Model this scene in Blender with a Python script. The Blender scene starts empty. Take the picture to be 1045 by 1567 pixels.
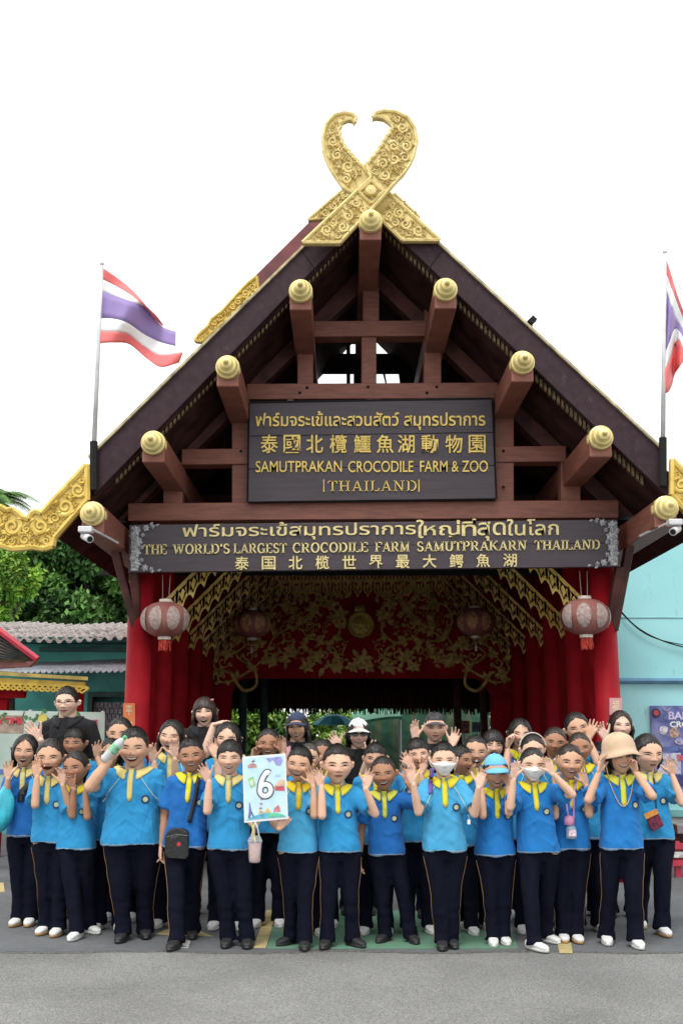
import bpy, bmesh, math, random
import numpy as np
from mathutils import Vector, Matrix
from mathutils.bvhtree import BVHTree
from mathutils.geometry import tessellate_polygon
R = math.radians
C = bpy.context.scene.collection
SC = bpy.context.scene
random.seed(7)

# ------------------------------------------------------------------ camera, sky, sun, exposure
F, CX, CY, HOR, EYE = 1650.0, 522.5, 783.5, 1118.0, 1.45     # photo pixels / metres
TH = math.atan((HOR - CY) / F)
cd = bpy.data.cameras.new('camera'); cam = bpy.data.objects.new('camera', cd); C.objects.link(cam)
cd.sensor_fit = 'VERTICAL'; cd.sensor_height = 36; cd.lens = 36 * F / 1567
cd.clip_end = 2000
cam.location = (0, 0, EYE); cam.rotation_euler = (R(90) + TH, 0, 0)
SC.camera = cam
w = bpy.data.worlds.new('World'); SC.world = w; w.use_nodes = True
nt = w.node_tree; nt.nodes.clear()
sky = nt.nodes.new('ShaderNodeTexSky'); sky.sky_type = 'NISHITA'; sky.sun_disc = False
SUN_EL, SUN_AZ = R(62), R(200)      # azimuth measured clockwise from +Y: sun is high behind the camera
sky.sun_elevation = SUN_EL; sky.sun_rotation = SUN_AZ; sky.dust_density = 4.0
cloud = nt.nodes.new('ShaderNodeMix'); cloud.data_type = 'RGBA'      # bright even overcast over the blue
cloud.inputs[0].default_value = 0.9; cloud.inputs[7].default_value = (11.0, 11.1, 11.0, 1)
bg = nt.nodes.new('ShaderNodeBackground'); bg.inputs[1].default_value = 0.1
out = nt.nodes.new('ShaderNodeOutputWorld')
nt.links.new(sky.outputs[0], cloud.inputs[6]); nt.links.new(cloud.outputs[2], bg.inputs[0]); nt.links.new(bg.outputs[0], out.inputs[0])
sl = bpy.data.lights.new('sun', 'SUN'); sl.energy = 1.5; sl.angle = R(25); sl.color = (1, .97, .92)
so = bpy.data.objects.new('sun', sl); C.objects.link(so)
sd = Vector((math.sin(SUN_AZ) * math.cos(SUN_EL), math.cos(SUN_AZ) * math.cos(SUN_EL), math.sin(SUN_EL)))
so.rotation_euler = sd.to_track_quat('Z', 'Y').to_euler(); so.location = (0, -5, 30)
SC.view_settings.view_transform = 'Standard'; SC.view_settings.look = 'None'
SC.view_settings.exposure = 0.55; SC.view_settings.gamma = 1
SC.cycles.max_bounces = 6; SC.cycles.transparent_max_bounces = 12

# ------------------------------------------------------------------ helpers
ct, st = math.cos(TH), math.sin(TH)
def at(px, py, Y):
    """the point of the vertical plane y=Y that shows at photo pixel px, py"""
    a, b = (px - CX) / F, -(py - CY) / F
    t = Y / (ct - b * st)
    return Vector((a * t, Y, EYE + t * (st + b * ct)))
def gnd(px, py, z=0.0):
    a, b = (px - CX) / F, -(py - CY) / F
    t = (z - EYE) / (st + b * ct)
    return Vector((a * t, t * (ct - b * st), z))
def proj(v):
    d = Vector(v) - Vector((0, 0, EYE)); f = d.y * ct + d.z * st; u = -d.y * st + d.z * ct
    return CX + F * d.x / f, CY - F * u / f

MATS = {}
def mat(name, col, rough=.6, var=.12, scale=6.0, bump=0.0, bscale=40.0, metal=0.0, spec=None, col2=None, stretch=None, trans=0.0, alpha=None):
    if name in MATS: return MATS[name]
    m = bpy.data.materials.new(name); m.use_nodes = True
    n = m.node_tree; b = n.nodes['Principled BSDF']
    b.inputs['Roughness'].default_value = rough; b.inputs['Metallic'].default_value = metal
    if spec is not None: b.inputs['Specular IOR Level'].default_value = spec
    tc = n.nodes.new('ShaderNodeTexCoord'); src = tc.outputs['Object']
    if stretch:
        mp = n.nodes.new('ShaderNodeMapping'); mp.inputs['Scale'].default_value = stretch
        n.links.new(src, mp.inputs[0]); src = mp.outputs[0]
    nz = n.nodes.new('ShaderNodeTexNoise'); nz.inputs['Scale'].default_value = scale; nz.inputs['Detail'].default_value = 6
    n.links.new(src, nz.inputs[0])
    rp = n.nodes.new('ShaderNodeMix'); rp.data_type = 'RGBA'
    c = tuple(col) + (1,)
    if col2: a2 = tuple(col2) + (1,)
    else: a2 = tuple(max(0, x * (1 - 2.2 * var)) for x in col) + (1,)
    hi = c if col2 else tuple(min(1, x * (1 + var)) for x in col) + (1,)
    rp.inputs[6].default_value = hi; rp.inputs[7].default_value = a2
    mr = n.nodes.new('ShaderNodeMapRange'); mr.inputs[1].default_value = .35; mr.inputs[2].default_value = .7
    n.links.new(nz.outputs[0], mr.inputs[0]); n.links.new(mr.outputs[0], rp.inputs[0])
    n.links.new(rp.outputs[2], b.inputs['Base Color'])
    if bump:
        nb = n.nodes.new('ShaderNodeTexNoise'); nb.inputs['Scale'].default_value = bscale; nb.inputs['Detail'].default_value = 4
        n.links.new(src, nb.inputs[0])
        bp = n.nodes.new('ShaderNodeBump'); bp.inputs['Strength'].default_value = bump; bp.inputs['Distance'].default_value = .02
        n.links.new(nb.outputs[0], bp.inputs['Height']); n.links.new(bp.outputs[0], b.inputs['Normal'])
    if trans: b.inputs['Transmission Weight'].default_value = trans
    if alpha is not None: b.inputs['Alpha'].default_value = alpha
    MATS[name] = m; return m

def tag(o, label=None, cat=None, group=None, kind=None):
    if label: o['label'] = label
    if cat: o['category'] = cat
    if group: o['group'] = group
    if kind: o['kind'] = kind
    return o
def empty(name, loc, label=None, cat=None, group=None):
    o = bpy.data.objects.new(name, None); o.location = loc; o.empty_display_size = .2; C.objects.link(o)
    return tag(o, label, cat, group)
def wmat(p):
    L = Matrix.LocRotScale(p.location, p.rotation_euler, p.scale)
    return L if p.parent is None else wmat(p.parent) @ p.matrix_parent_inverse @ L
def adopt(o, parent):
    """parent o, whose mesh is in world coordinates, without moving it"""
    o.parent = parent; o.matrix_parent_inverse = wmat(parent).inverted()
    return o

class MB:
    def __init__(s): s.v = []; s.f = []
    def add(s, vs, fs):
        k = len(s.v); s.v += [tuple(v) for v in vs]; s.f += [tuple(i + k for i in f) for f in fs]
    def prism(s, pts, d, tri=True):
        """closed outline of 3D points (one plane) extruded by the vector d"""
        n = len(pts); pts = [Vector(p) for p in pts]; d = Vector(d)
        back = [p + d for p in pts]
        if n <= 4: caps = [tuple(range(n))]
        else: caps = [tuple(t) for t in tessellate_polygon([pts])]
        nrm = sum(((pts[i]).cross(pts[(i + 1) % n]) for i in range(n)), Vector())
        flip = nrm.dot(d) > 0
        fs = []
        for c in caps:
            cn = (pts[c[1]] - pts[c[0]]).cross(pts[c[2]] - pts[c[0]])
            c = c if cn.dot(d) < 0 else c[::-1]
            fs.append(c); fs.append(tuple(i + n for i in c[::-1]))
        for i in range(n):
            j = (i + 1) % n
            q = (i, i + n, j + n, j)
            fs.append(q if not flip else q[::-1])
        s.add(pts + back, fs)
    def pxprism(s, px, Y, th): s.prism([at(x, y, Y) for x, y in px], (0, th, 0))
    def box(s, x0, x1, y0, y1, z0, z1):
        s.prism([(x0, y0, z0), (x1, y0, z0), (x1, y0, z1), (x0, y0, z1)], (0, y1 - y0, 0))
    def tube(s, path, rad, n=8, flat=None, cap=True):
        """round tube along a path; rad one radius or one per point; flat=(axis, factor) squashes along a world axis"""
        path = [Vector(p) for p in path]; m = len(path)
        if not hasattr(rad, '__len__'): rad = [rad] * m
        t0 = (path[1] - path[0]).normalized()
        u = t0.orthogonal().normalized(); vs = []
        for i in range(m):
            t = (path[min(i + 1, m - 1)] - path[max(i - 1, 0)]).normalized()
            u = (u - t * u.dot(t));  u = u.normalized() if u.length > 1e-6 else t.orthogonal().normalized()
            w_ = t.cross(u)
            for k in range(n):
                a = 2 * math.pi * k / n
                o = (u * math.cos(a) + w_ * math.sin(a)) * rad[i]
                if flat: o[flat[0]] *= flat[1]
                vs.append(path[i] + o)
        fs = [(i * n + k, i * n + (k + 1) % n, (i + 1) * n + (k + 1) % n, (i + 1) * n + k) for i in range(m - 1) for k in range(n)]
        if cap: fs += [tuple(range(n))[::-1], tuple((m - 1) * n + k for k in range(n))]
        s.add(vs, fs)
    def lathe(s, prof, c, axis=(0, 0, 1), n=24):
        """prof: list of (radius, distance along the axis)"""
        ax = Vector(axis).normalized(); u = ax.orthogonal().normalized(); w_ = ax.cross(u); c = Vector(c)
        vs = [c + ax * h + (u * math.cos(2 * math.pi * k / n) + w_ * math.sin(2 * math.pi * k / n)) * max(r, 1e-4) for r, h in prof for k in range(n)]
        m = len(prof)
        fs = [(i * n + k, i * n + (k + 1) % n, (i + 1) * n + (k + 1) % n, (i + 1) * n + k) for i in range(m - 1) for k in range(n)]
        fs += [tuple(range(n))[::-1], tuple((m - 1) * n + k for k in range(n))]
        s.add(vs, fs)
    def build(s, name, m, parent=None, smooth=False, bevel=0, local=False):
        me = bpy.data.meshes.new(name); me.from_pydata(s.v, [], s.f); me.update()
        o = bpy.data.objects.new(name, me); C.objects.link(o); me.materials.append(m)
        if smooth: me.polygons.foreach_set('use_smooth', [True] * len(me.polygons))
        if bevel:
            b = o.modifiers.new('bevel', 'BEVEL'); b.width = bevel; b.segments = 2; b.limit_method = 'ANGLE'
        if parent is not None:
            if local: o.parent = parent
            else: adopt(o, parent)
        return o

def curl(mb, Y, cx, cy, r, a0, turns, sgn=1, w0=.22, th=.5, ptmap=None):
    """a carved spiral scroll lying in the plane y=Y, sizes in photo pixels"""
    n = max(8, int(18 * turns)); pts = []; rad = []
    for i in range(n + 1):
        k = i / n; rr = r * (1 - .82 * k); a = a0 + sgn * turns * 2 * math.pi * k
        pts.append(at(cx + rr * math.cos(a), cy - rr * math.sin(a), Y)); rad.append((1 - .45 * k))
    s = (at(cx + r, cy, Y) - at(cx, cy, Y)).length * w0
    mb.tube(pts, [s * q for q in rad], 6, flat=(1, th))
def leaf(mb, Y, cx, cy, L, a, w_=.32, bulge=.012):
    """a pointed leaf, length L pixels, pointing along angle a"""
    ca, sa = math.cos(a), math.sin(a); vs = []
    prof = [(0, .05), (.25, .8), (.5, 1), (.75, .6), (1, .02)]
    for t, q in prof:
        for sg in (-1, 0, 1):
            bend = .25 * t * t * L
            x = t * L * ca - (sg * q * w_ * L + bend) * sa; y = t * L * sa + (sg * q * w_ * L + bend) * ca
            p = at(cx + x, cy - y, Y); p.y -= bulge if sg == 0 else 0
            vs.append(p)
    fs = []
    for i in range(4):
        for k in range(2):
            a_ = i * 3 + k; fs.append((a_, a_ + 1, a_ + 4, a_ + 3))
    mb.add(vs, fs)

def quadmap(q, Y):
    """u, v in 0..1 -> point on plane y=Y inside the photo quad q (top-left, top-right, bottom-right, bottom-left)"""
    def f(u, v, d=0):
        x = (1 - v) * ((1 - u) * q[3][0] + u * q[2][0]) + v * ((1 - u) * q[0][0] + u * q[1][0])
        y = (1 - v) * ((1 - u) * q[3][1] + u * q[2][1]) + v * ((1 - u) * q[0][1] + u * q[1][1])
        p = at(x, y, Y); p.y -= d
        return p
    return f
def text_pts(s, bold=0.0, res=4, extrude=.02, space=1.0):
    c = bpy.data.curves.new('t', 'FONT'); c.body = s; c.size = 1; c.offset = bold; c.resolution_u = res; c.extrude = extrude; c.space_character = space
    o = bpy.data.objects.new('t', c); C.objects.link(o)
    dg = bpy.context.evaluated_depsgraph_get(); dg.update()
    me = bpy.data.meshes.new_from_object(o.evaluated_get(dg))
    v = [tuple(x.co) for x in me.vertices]; f = [tuple(p.vertices) for p in me.polygons]
    bpy.data.objects.remove(o); bpy.data.meshes.remove(me); bpy.data.curves.remove(c)
    return v, f
def text(name, s, quad, Y, m, parent, bold=0.0, d=.015, res=4, space=1.0, vf=None):
    v, f = vf or text_pts(s, bold, res, .02, space)
    a = np.array(v); lo = a.min(0); hi = a.max(0); sp = hi - lo
    q = quadmap(quad, Y)
    mb = MB(); mb.add([q((p[0] - lo[0]) / sp[0], (p[1] - lo[1]) / sp[1], d if p[2] > 0 else .001) for p in v], f)
    return mb.build(name, m, parent)
def rectq(x0, y0, x1, y1): return [(x0, y0), (x1, y0), (x1, y1), (x0, y1)]

# a serif alphabet drawn with a broad pen: upright strokes thick, level strokes thin
def arc(cx, cy, rx, ry, a0, a1, n=14): return [(cx + rx * math.cos(R(a0 + (a1 - a0) * i / n)), cy + ry * math.sin(R(a0 + (a1 - a0) * i / n))) for i in range(n + 1)]
def serif(x, y, w_=.17): return ('t', [(x - w_, y), (x + w_, y)])
def stem(x): return [('p', [(x, 0), (x, 1)]), serif(x, .03), serif(x, .97)]
GL = {
 'T': (.8, stem(.4) + [('t', [(0, .96), (.8, .96)]), ('t', [(.02, .96), (.02, .74)]), ('t', [(.78, .96), (.78, .74)])]),
 'H': (.95, stem(.17) + stem(.78) + [('t', [(.17, .5), (.78, .5)])]),
 'E': (.78, stem(.17) + [('t', [(.17, .97), (.72, .97)]), ('t', [(.17, .03), (.74, .03)]), ('t', [(.17, .52), (.55, .52)]), ('t', [(.72, .97), (.72, .76)]), ('t', [(.74, .03), (.74, .27)])]),
 'F': (.74, stem(.17) + [('t', [(.17, .97), (.72, .97)]), ('t', [(.17, .5), (.55, .5)]), ('t', [(.72, .97), (.72, .74)])]),
 'L': (.74, stem(.17) + [('t', [(.17, .03), (.72, .03)]), ('t', [(.72, .03), (.72, .28)])]),
 'I': (.36, stem(.18)),
 'W': (1.25, [('p', [(.12, 1), (.38, 0)]), ('t', [(.38, 0), (.62, .95)]), ('p', [(.62, .95), (.88, 0)]), ('t', [(.88, 0), (1.12, 1)]), serif(.12, .97), serif(.62, .97, .12), serif(1.12, .97)]),
 'O': (.92, [('p', arc(.46, .5, .37, .49, 0, 360, 28))]),
 'C': (.84, [('p', arc(.46, .5, .37, .49, 42, 318, 24)), ('t', [(.75, .97), (.75, .7)])]),
 'G': (.92, [('p', arc(.46, .5, .37, .49, 42, 318, 24)), ('p', [(.77, .02), (.77, .42)]), serif(.75, .42), ('t', [(.75, .97), (.75, .7)])]),
 'D': (.92, stem(.17) + [('p', [(.17, .97), (.4, .97)] + arc(.42, .5, .39, .47, 90, -90, 16) + [(.17, .03)])]),
 'P': (.78, stem(.17) + [('p', [(.17, .97)] + arc(.42, .73, .26, .24, 90, -90, 12) + [(.17, .49)])]),
 'R': (.9, stem(.17) + [('p', [(.17, .97)] + arc(.42, .73, .26, .24, 90, -90, 12) + [(.17, .49)]), ('p', [(.42, .49), (.78, .02)]), serif(.8, .03, .08)]),
 'S': (.68, [('p', arc(.34, .745, .24, .235, 30, 230, 12) + arc(.34, .255, .26, .245, 60, -150, 14)), ('t', [(.57, .95), (.57, .75)]), ('t', [(.08, .05), (.08, .27)])]),
 'U': (.92, [('p', [(.17, 1), (.17, .35)] + arc(.47, .33, .3, .31, 180, 360, 12) + [(.77, .35), (.77, 1)]), serif(.17, .97), serif(.77, .97, .13)]),
 'M': (1.1, [('t', [(.17, 0), (.17, 1)]), ('p', [(.17, 1), (.55, .05)]), ('t', [(.55, .05), (.92, 1)]), ('p', [(.92, 1), (.92, 0)]), serif(.17, .03), serif(.92, .03), serif(.12, .97, .1), serif(.97, .97, .1)]),
 'N': (.98, [('t', [(.17, 0), (.17, 1)]), ('p', [(.17, 1), (.8, .02)]), ('t', [(.8, 0), (.8, 1)]), serif(.17, .03), serif(.8, .97), serif(.12, .97, .1)]),
 'A': (.92, [('t', [(.12, 0), (.45, 1)]), ('p', [(.45, 1), (.8, 0)]), ('t', [(.25, .33), (.66, .33)]), serif(.12, .03, .12), serif(.8, .03, .14)]),
 'K': (.94, stem(.17) + [('t', [(.22, .4), (.75, .97)]), ('p', [(.38, .58), (.78, .02)]), serif(.76, .97, .12), serif(.8, .03, .12)]),
 "'": (.25, [('p', [(.12, 1), (.1, .72)])]), ' ': (.4, []),
}
def serif_text(s, thick=.17, thin=.085, gap=.1):
    V = []; Fc = []; x0 = 0
    for ch in s:
        wd, strokes = GL[ch]
        for kind, pl in strokes:
            n = len(pl)
            tk = []
            for i in range(n):
                a = pl[max(i - 1, 0)]; b = pl[min(i + 1, n - 1)]; dx, dy = b[0] - a[0], b[1] - a[1]; L = math.hypot(dx, dy) or 1
                wt = thin if kind == 't' else thin + (thick - thin) * (abs(dy) / L) ** 1.3
                tk.append((-dy / L * wt / 2, dx / L * wt / 2))
            k = len(V)
            for z in (0, 1):
                for i in range(n):
                    for sg in (1, -1): V.append((x0 + pl[i][0] + sg * tk[i][0], pl[i][1] + sg * tk[i][1], z))
            for i in range(n - 1):
                a = k + 2 * i; b = a + 2 * n
                Fc += [(b, b + 1, b + 3, b + 2), (a, a + 2, b + 2, b), (a + 1, b + 1, b + 3, a + 3)]
            a = k; b = k + 2 * n; Fc += [(a, a + 1, b + 1, b)]
            a = k + 2 * n - 2; b = a + 2 * n; Fc += [(a, a + 1, b + 1, b)]
        x0 += wd + gap
    return V, Fc

# ------------------------------------------------------------------ ground
m_asph = mat('asphalt', (.22, .22, .216), .95, .3, 55, .5, 160, col2=(.14, .14, .137), spec=.15)
def aggregate(m, s1=150, lo=(.09, .09, .088), hi=(.42, .42, .41)):
    n = m.node_tree; b = n.nodes['Principled BSDF']
    tc = n.nodes.new('ShaderNodeTexCoord'); v = n.nodes.new('ShaderNodeTexVoronoi'); v.inputs['Scale'].default_value = s1
    n.links.new(tc.outputs['Object'], v.inputs[0])
    cr = n.nodes.new('ShaderNodeValToRGB'); cr.color_ramp.elements[0].color = lo + (1,); cr.color_ramp.elements[1].color = hi + (1,)
    cr.color_ramp.elements[0].position = .05; cr.color_ramp.elements[1].position = .95
    n.links.new(v.outputs['Color'], cr.inputs[0])
    old = b.inputs['Base Color'].links[0].from_socket
    mx = n.nodes.new('ShaderNodeMix'); mx.data_type = 'RGBA'; mx.inputs[0].default_value = .6
    n.links.new(old, mx.inputs[6]); n.links.new(cr.outputs[0], mx.inputs[7])
    big = n.nodes.new('ShaderNodeTexNoise'); big.inputs['Scale'].default_value = 1.1; big.inputs['Detail'].default_value = 5
    n.links.new(tc.outputs['Object'], big.inputs[0])
    mr = n.nodes.new('ShaderNodeMapRange'); mr.inputs[1].default_value = .3; mr.inputs[2].default_value = .7; mr.inputs[3].default_value = .78; mr.inputs[4].default_value = 1.1
    n.links.new(big.outputs[0], mr.inputs[0])
    mm = n.nodes.new('ShaderNodeMix'); mm.data_type = 'RGBA'; mm.blend_type = 'MULTIPLY'; mm.inputs[0].default_value = 1
    n.links.new(mx.outputs[2], mm.inputs[6]); n.links.new(mr.outputs[0], mm.inputs[7]); n.links.new(mm.outputs[2], b.inputs['Base Color'])
aggregate(m_asph)
m_pave = mat('pavement', (.145, .152, .162), .95, .2, 9, .15, 90, col2=(.105, .11, .116), spec=.15); aggregate(m_pave, 260, (.08, .084, .09), (.20, .207, .216))
mb = MB(); mb.box(-150, 150, -40, 260, -.3, 0); tag(mb.build('ground', m_asph), kind='structure')
def sheet(name, px, z, m, wob=0):
    pts = [gnd(x, y) for x, y in px]
    mb = MB(); mb.prism([(p.x, p.y, z) for p in pts], (0, 0, -.0035)); return tag(mb.build(name, m), kind='structure')
ed = [(-2600, 1455)] + [(x, 1456.5 + 1.4 * math.sin(x * .021) + random.uniform(-.9, .9)) for x in range(-100, 1180, 25)] + [(3600, 1457)]
far = [gnd(1300, 1457), gnd(-250, 1457)]
mb = MB(); mb.prism([(gnd(x, y).x, gnd(x, y).y, .004) for x, y in ed] + [(16, 40, .004), (-16, 40, .004)], (0, 0, -.0035)); tag(mb.build('pavement', m_pave), kind='structure')
m_joint = mat('joint_dirt', (.12, .117, .11), .95, .3, 40)
mb = MB(); mb.prism([(gnd(x, y + .3).x, gnd(x, y + .3).y, .0035) for x, y in ed] + [(gnd(x, y + 2.2).x, gnd(x, y + 2.2).y, .0035) for x, y in ed[::-1]], (0, 0, -.003))
tag(mb.build('pavement_joint', m_joint), kind='structure')
m_green = mat('green_floor_paint', (.10, .25, .16), .9, .3, 14, .1, 80, col2=(.14, .20, .155), spec=.15)
m_yel = mat('yellow_floor_paint', (.52, .42, .17), .8, .3, 20, .1, 80, col2=(.36, .31, .18))
m_wht = mat('white_floor_paint', (.6, .6, .57), .8, .3, 20, .1, 80)
sheet('green_road_marking', [(408, 1453), (792, 1453), (775, 1395), (425, 1395)], .008, m_green)
sheet('yellow_road_marking', [(388, 1452), (407, 1452), (424, 1394), (408, 1394)], .008, m_yel)
sheet('yellow_road_marking', [(238, 1431), (326, 1434), (300, 1424), (255, 1424)], .008, m_yel)
sheet('white_road_marking', [(272, 1452), (288, 1452), (292, 1441), (277, 1441)], .008, m_wht)
sheet('yellow_road_marking', [(856, 1460), (876, 1460), (873, 1444), (852, 1444)], .008, m_yel)
sheet('yellow_road_marking', [(-30, 1366), (8, 1366), (6, 1352), (-30, 1352)], .008, m_yel)

# ------------------------------------------------------------------ the gate
def inside(x, y, poly):
    r_ = False; n = len(poly)
    for i in range(n):
        (x1, y1), (x2, y2) = poly[i], poly[i - 1]
        if (y1 > y) != (y2 > y) and x < (x2 - x1) * (y - y1) / (y2 - y1) + x1: r_ = not r_
    return r_
def edgedist(x, y, poly):
    d = 1e9; n = len(poly)
    for i in range(n):
        (x1, y1), (x2, y2) = poly[i], poly[i - 1]; dx, dy = x2 - x1, y2 - y1; t = max(0, min(1, ((x - x1) * dx + (y - y1) * dy) / (dx * dx + dy * dy + 1e-9)))
        d = min(d, math.hypot(x - x1 - t * dx, y - y1 - t * dy))
    return d
def fillcurls(outline, rmin, rmax, seed, edge=3, n=5000, avoid=()):
    """scrolls of different sizes packed into an outline, the largest first"""
    rg = random.Random(seed); xs = [p[0] for p in outline]; ys = [p[1] for p in outline]; got = []
    for k in range(n):
        r = rmax + (rmin - rmax) * min(1, k / n * 1.4); x, y = rg.uniform(min(xs), max(xs)), rg.uniform(min(ys), max(ys))
        if not inside(x, y, outline) or edgedist(x, y, outline) < r * .9 + edge: continue
        if any(math.hypot(x - a, y - b) < (r + c) * .88 for a, b, c in got): continue
        if any(math.hypot(x - a, y - b) < r + c for a, b, c in avoid): continue
        got.append((x, y, r))
    return [(x, y, r * .92, rg.uniform(0, 6.28), 1.45, rg.choice((-1, 1))) for x, y, r in got]
YF, YB, YR = 11.0, 10.0, 17.6       # timber frame, barge boards, red inner wall
m_wood = mat('redbrown_timber', (.245, .088, .06), .55, .12, 5, .12, 30, stretch=(1, 1, 6))
m_dark = mat('dark_maroon_timber', (.10, .032, .026), .6, .25, 5, .1, 30)
m_barge = mat('barge_board_paint', (.032, .016, .022), .6, .3, 3, .1, 25, col2=(.046, .026, .032), stretch=(4, 1, 4), spec=.2)
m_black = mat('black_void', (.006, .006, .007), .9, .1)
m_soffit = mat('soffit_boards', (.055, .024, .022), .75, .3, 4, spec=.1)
m_tilered = mat('maroon_roof', (.16, .03, .035), .5, .2, 5)
m_gold = mat('gold_paint', (.74, .55, .14), .36, .16, 9, .12, 60, metal=.15, col2=(.55, .38, .07))
m_goldpale = mat('pale_gold_carving', (.76, .62, .27), .5, .2, 12, .3, 70, metal=.08, col2=(.56, .42, .14))
m_goldcap = mat('gold_cap_paint', (.80, .66, .27), .33, .1, 9, metal=.12)
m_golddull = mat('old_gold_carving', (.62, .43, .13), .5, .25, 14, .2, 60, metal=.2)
m_red = mat('red_lacquer', (.36, .012, .02), .5, .12, 3, .04, 20, spec=.12)
m_redwall = mat('red_wall_paint', (.36, .010, .018), .7, .2, 3, spec=.08)
m_trim = mat('cream_roof_edge', (.46, .40, .24), .7, .25, 9)

def grime(m, col, amount, s=(6, 6, .7), lo=.55, hi=.72):
    n = m.node_tree; b = n.nodes['Principled BSDF']; old = b.inputs['Base Color'].links[0].from_socket
    tc = n.nodes.new('ShaderNodeTexCoord'); mp = n.nodes.new('ShaderNodeMapping'); mp.inputs['Scale'].default_value = s; n.links.new(tc.outputs['Object'], mp.inputs[0])
    nz = n.nodes.new('ShaderNodeTexNoise'); nz.inputs['Scale'].default_value = 2.2; nz.inputs['Detail'].default_value = 9; nz.inputs['Roughness'].default_value = .72; n.links.new(mp.outputs[0], nz.inputs[0])
    mr = n.nodes.new('ShaderNodeMapRange'); mr.inputs[1].default_value = lo; mr.inputs[2].default_value = hi; mr.inputs[4].default_value = amount; n.links.new(nz.outputs[0], mr.inputs[0])
    mx = n.nodes.new('ShaderNodeMix'); mx.data_type = 'RGBA'; mx.inputs[7].default_value = tuple(col) + (1,); n.links.new(mr.outputs[0], mx.inputs[0]); n.links.new(old, mx.inputs[6]); n.links.new(mx.outputs[2], b.inputs['Base Color'])
grime(m_wood, (.16, .06, .05), .6, (1, 1, 1)); grime(m_barge, (.10, .075, .08), .5, (3, 1, 3), .58, .68); grime(m_red, (.17, .012, .016), .6); grime(m_goldpale, (.26, .19, .07), .4, (4, 4, 3), .55, .72); grime(m_gold, (.30, .19, .04), .4, (4, 4, 3), .56, .72); grime(m_asph, (.12, .118, .114), .35, (.35, .5, 1), .5, .75); grime(m_pave, (.085, .087, .09), .5, (.5, .8, 1), .5, .7)
gate = empty('gate_pavilion', at(570, 1118, YF) * 1, 'dark timber gate pavilion with steep crossed-gable roof, gold finials and red columns behind the group', 'gate')
gate.location.z = 0
def part(mb, name, m, smooth=False, bevel=0, parent=None): return mb.build(name, m, parent or gate, smooth, bevel)
def pxpart(name, px, Y, th, m, bevel=.008, parent=None):
    mb = MB(); mb.pxprism(px, Y, th); return part(mb, name, m, bevel=bevel, parent=parent)

# barge boards: two halves, each with a cream tile edge on top and a carved fringe below
ap_o, ap_i = (567, 277), (567, 322)
lo_o, lo_i = (137, 700), (144, 758)
ro_o, ro_i = (1014, 689), (1024, 763)
pxpart('barge_board', [ap_o, ap_i, lo_i, lo_o], YB, .09, m_barge)
pxpart('barge_board', [ap_o, ro_o, ro_i, ap_i], YB, .09, m_barge)
def off(p, dx, dy): return (p[0] + dx, p[1] + dy)
pxpart('roof_edge', [off(ap_o, 0, -4.5), ap_o, lo_o, off(lo_o, -3, -2)], YB - .03, .16, m_trim, 0)
pxpart('roof_edge', [off(ap_o, 0, -4.5), off(ro_o, 3, -2), ro_o, ap_o], YB - .03, .16, m_trim, 0)
# lap joints across the boards
for (x, y, dx, dy) in ((462, 383, 22, 32), (676, 383, -25, 34)):
    mb = MB(); mb.tube([at(x, y, YB - .003), at(x + dx, y + dy, YB - .003)], .006, 4); part(mb, 'board_joint', m_black)
# roof slabs, straight back
def slab(name, p, q, th, back, m, y0=YB + .07):
    a, b = at(*p, YB), at(*q, YB); a.y = b.y = y0
    nrm = Vector((b.z - a.z, 0, a.x - b.x)).normalized()
    if nrm.z > 0: nrm = -nrm
    mb = MB(); mb.prism([a, b, b + nrm * th, a + nrm * th], (0, back, 0)); return part(mb, name, m)
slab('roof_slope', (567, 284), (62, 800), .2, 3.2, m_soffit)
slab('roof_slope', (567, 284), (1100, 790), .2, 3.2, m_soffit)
# rafters and roof battens seen from below
Lin = (at(*ap_i, YB), at(*(70, 834), YB)); Rin = (at(*ap_i, YB), at(*(1100, 838), YB))
mbs = {}
for side, (A, B) in (('l', Lin), ('r', Rin)):
    dirv = (B - A)
    for k in range(3):
        y = YB + .35 + k * 1.2
        mb = MB(); a = A + dirv * .02; b = B - dirv * .075
        up = Vector((dirv.z, 0, -dirv.x)).normalized(); up = up if up.z > 0 else -up
        a = Vector((a.x, y, a.z)); b = Vector((b.x, y, b.z))
        mb.prism([a + up * .2, a + up * .04, b + up * .04, b + up * .2], (0, .09, 0)); part(mb, 'rafter', m_dark)
    mb = MB()
    for k in range(1, 16):
        p = A + dirv * (k / 16 + .02)
        mb.box(p.x - .05, p.x + .05, YB + .12, YB + 3.2, p.z + .21, p.z + .27)
    part(mb, 'roof_batten', m_dark)
    # little carved dentils along the inside edge of the barge board
    mb = MB(); n = 62
    for k in range(n):
        t = .04 + .93 * k / n; p = A + dirv * t * .83; q = A + dirv * (t + .55 / n) * .83
        mb.prism([(p.x, YB + .1, p.z + .07), (p.x, YB + .1, p.z - .06), (q.x, YB + .1, q.z - .06), (q.x, YB + .1, q.z + .07)], (0, .05, 0))
    part(mb, 'dentil_fringe', mat('dentil_gold', (.17, .12, .055), .6, .3, 20))
# second pair of diagonal rafters in the frame plane
for px in ([(567, 388), (567, 430), (190, 795), (152, 795)], [(567, 388), (975, 790), (940, 790), (567, 430)]):
    pxpart('principal_rafter', px, YF + .12, .2, m_dark)

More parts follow.
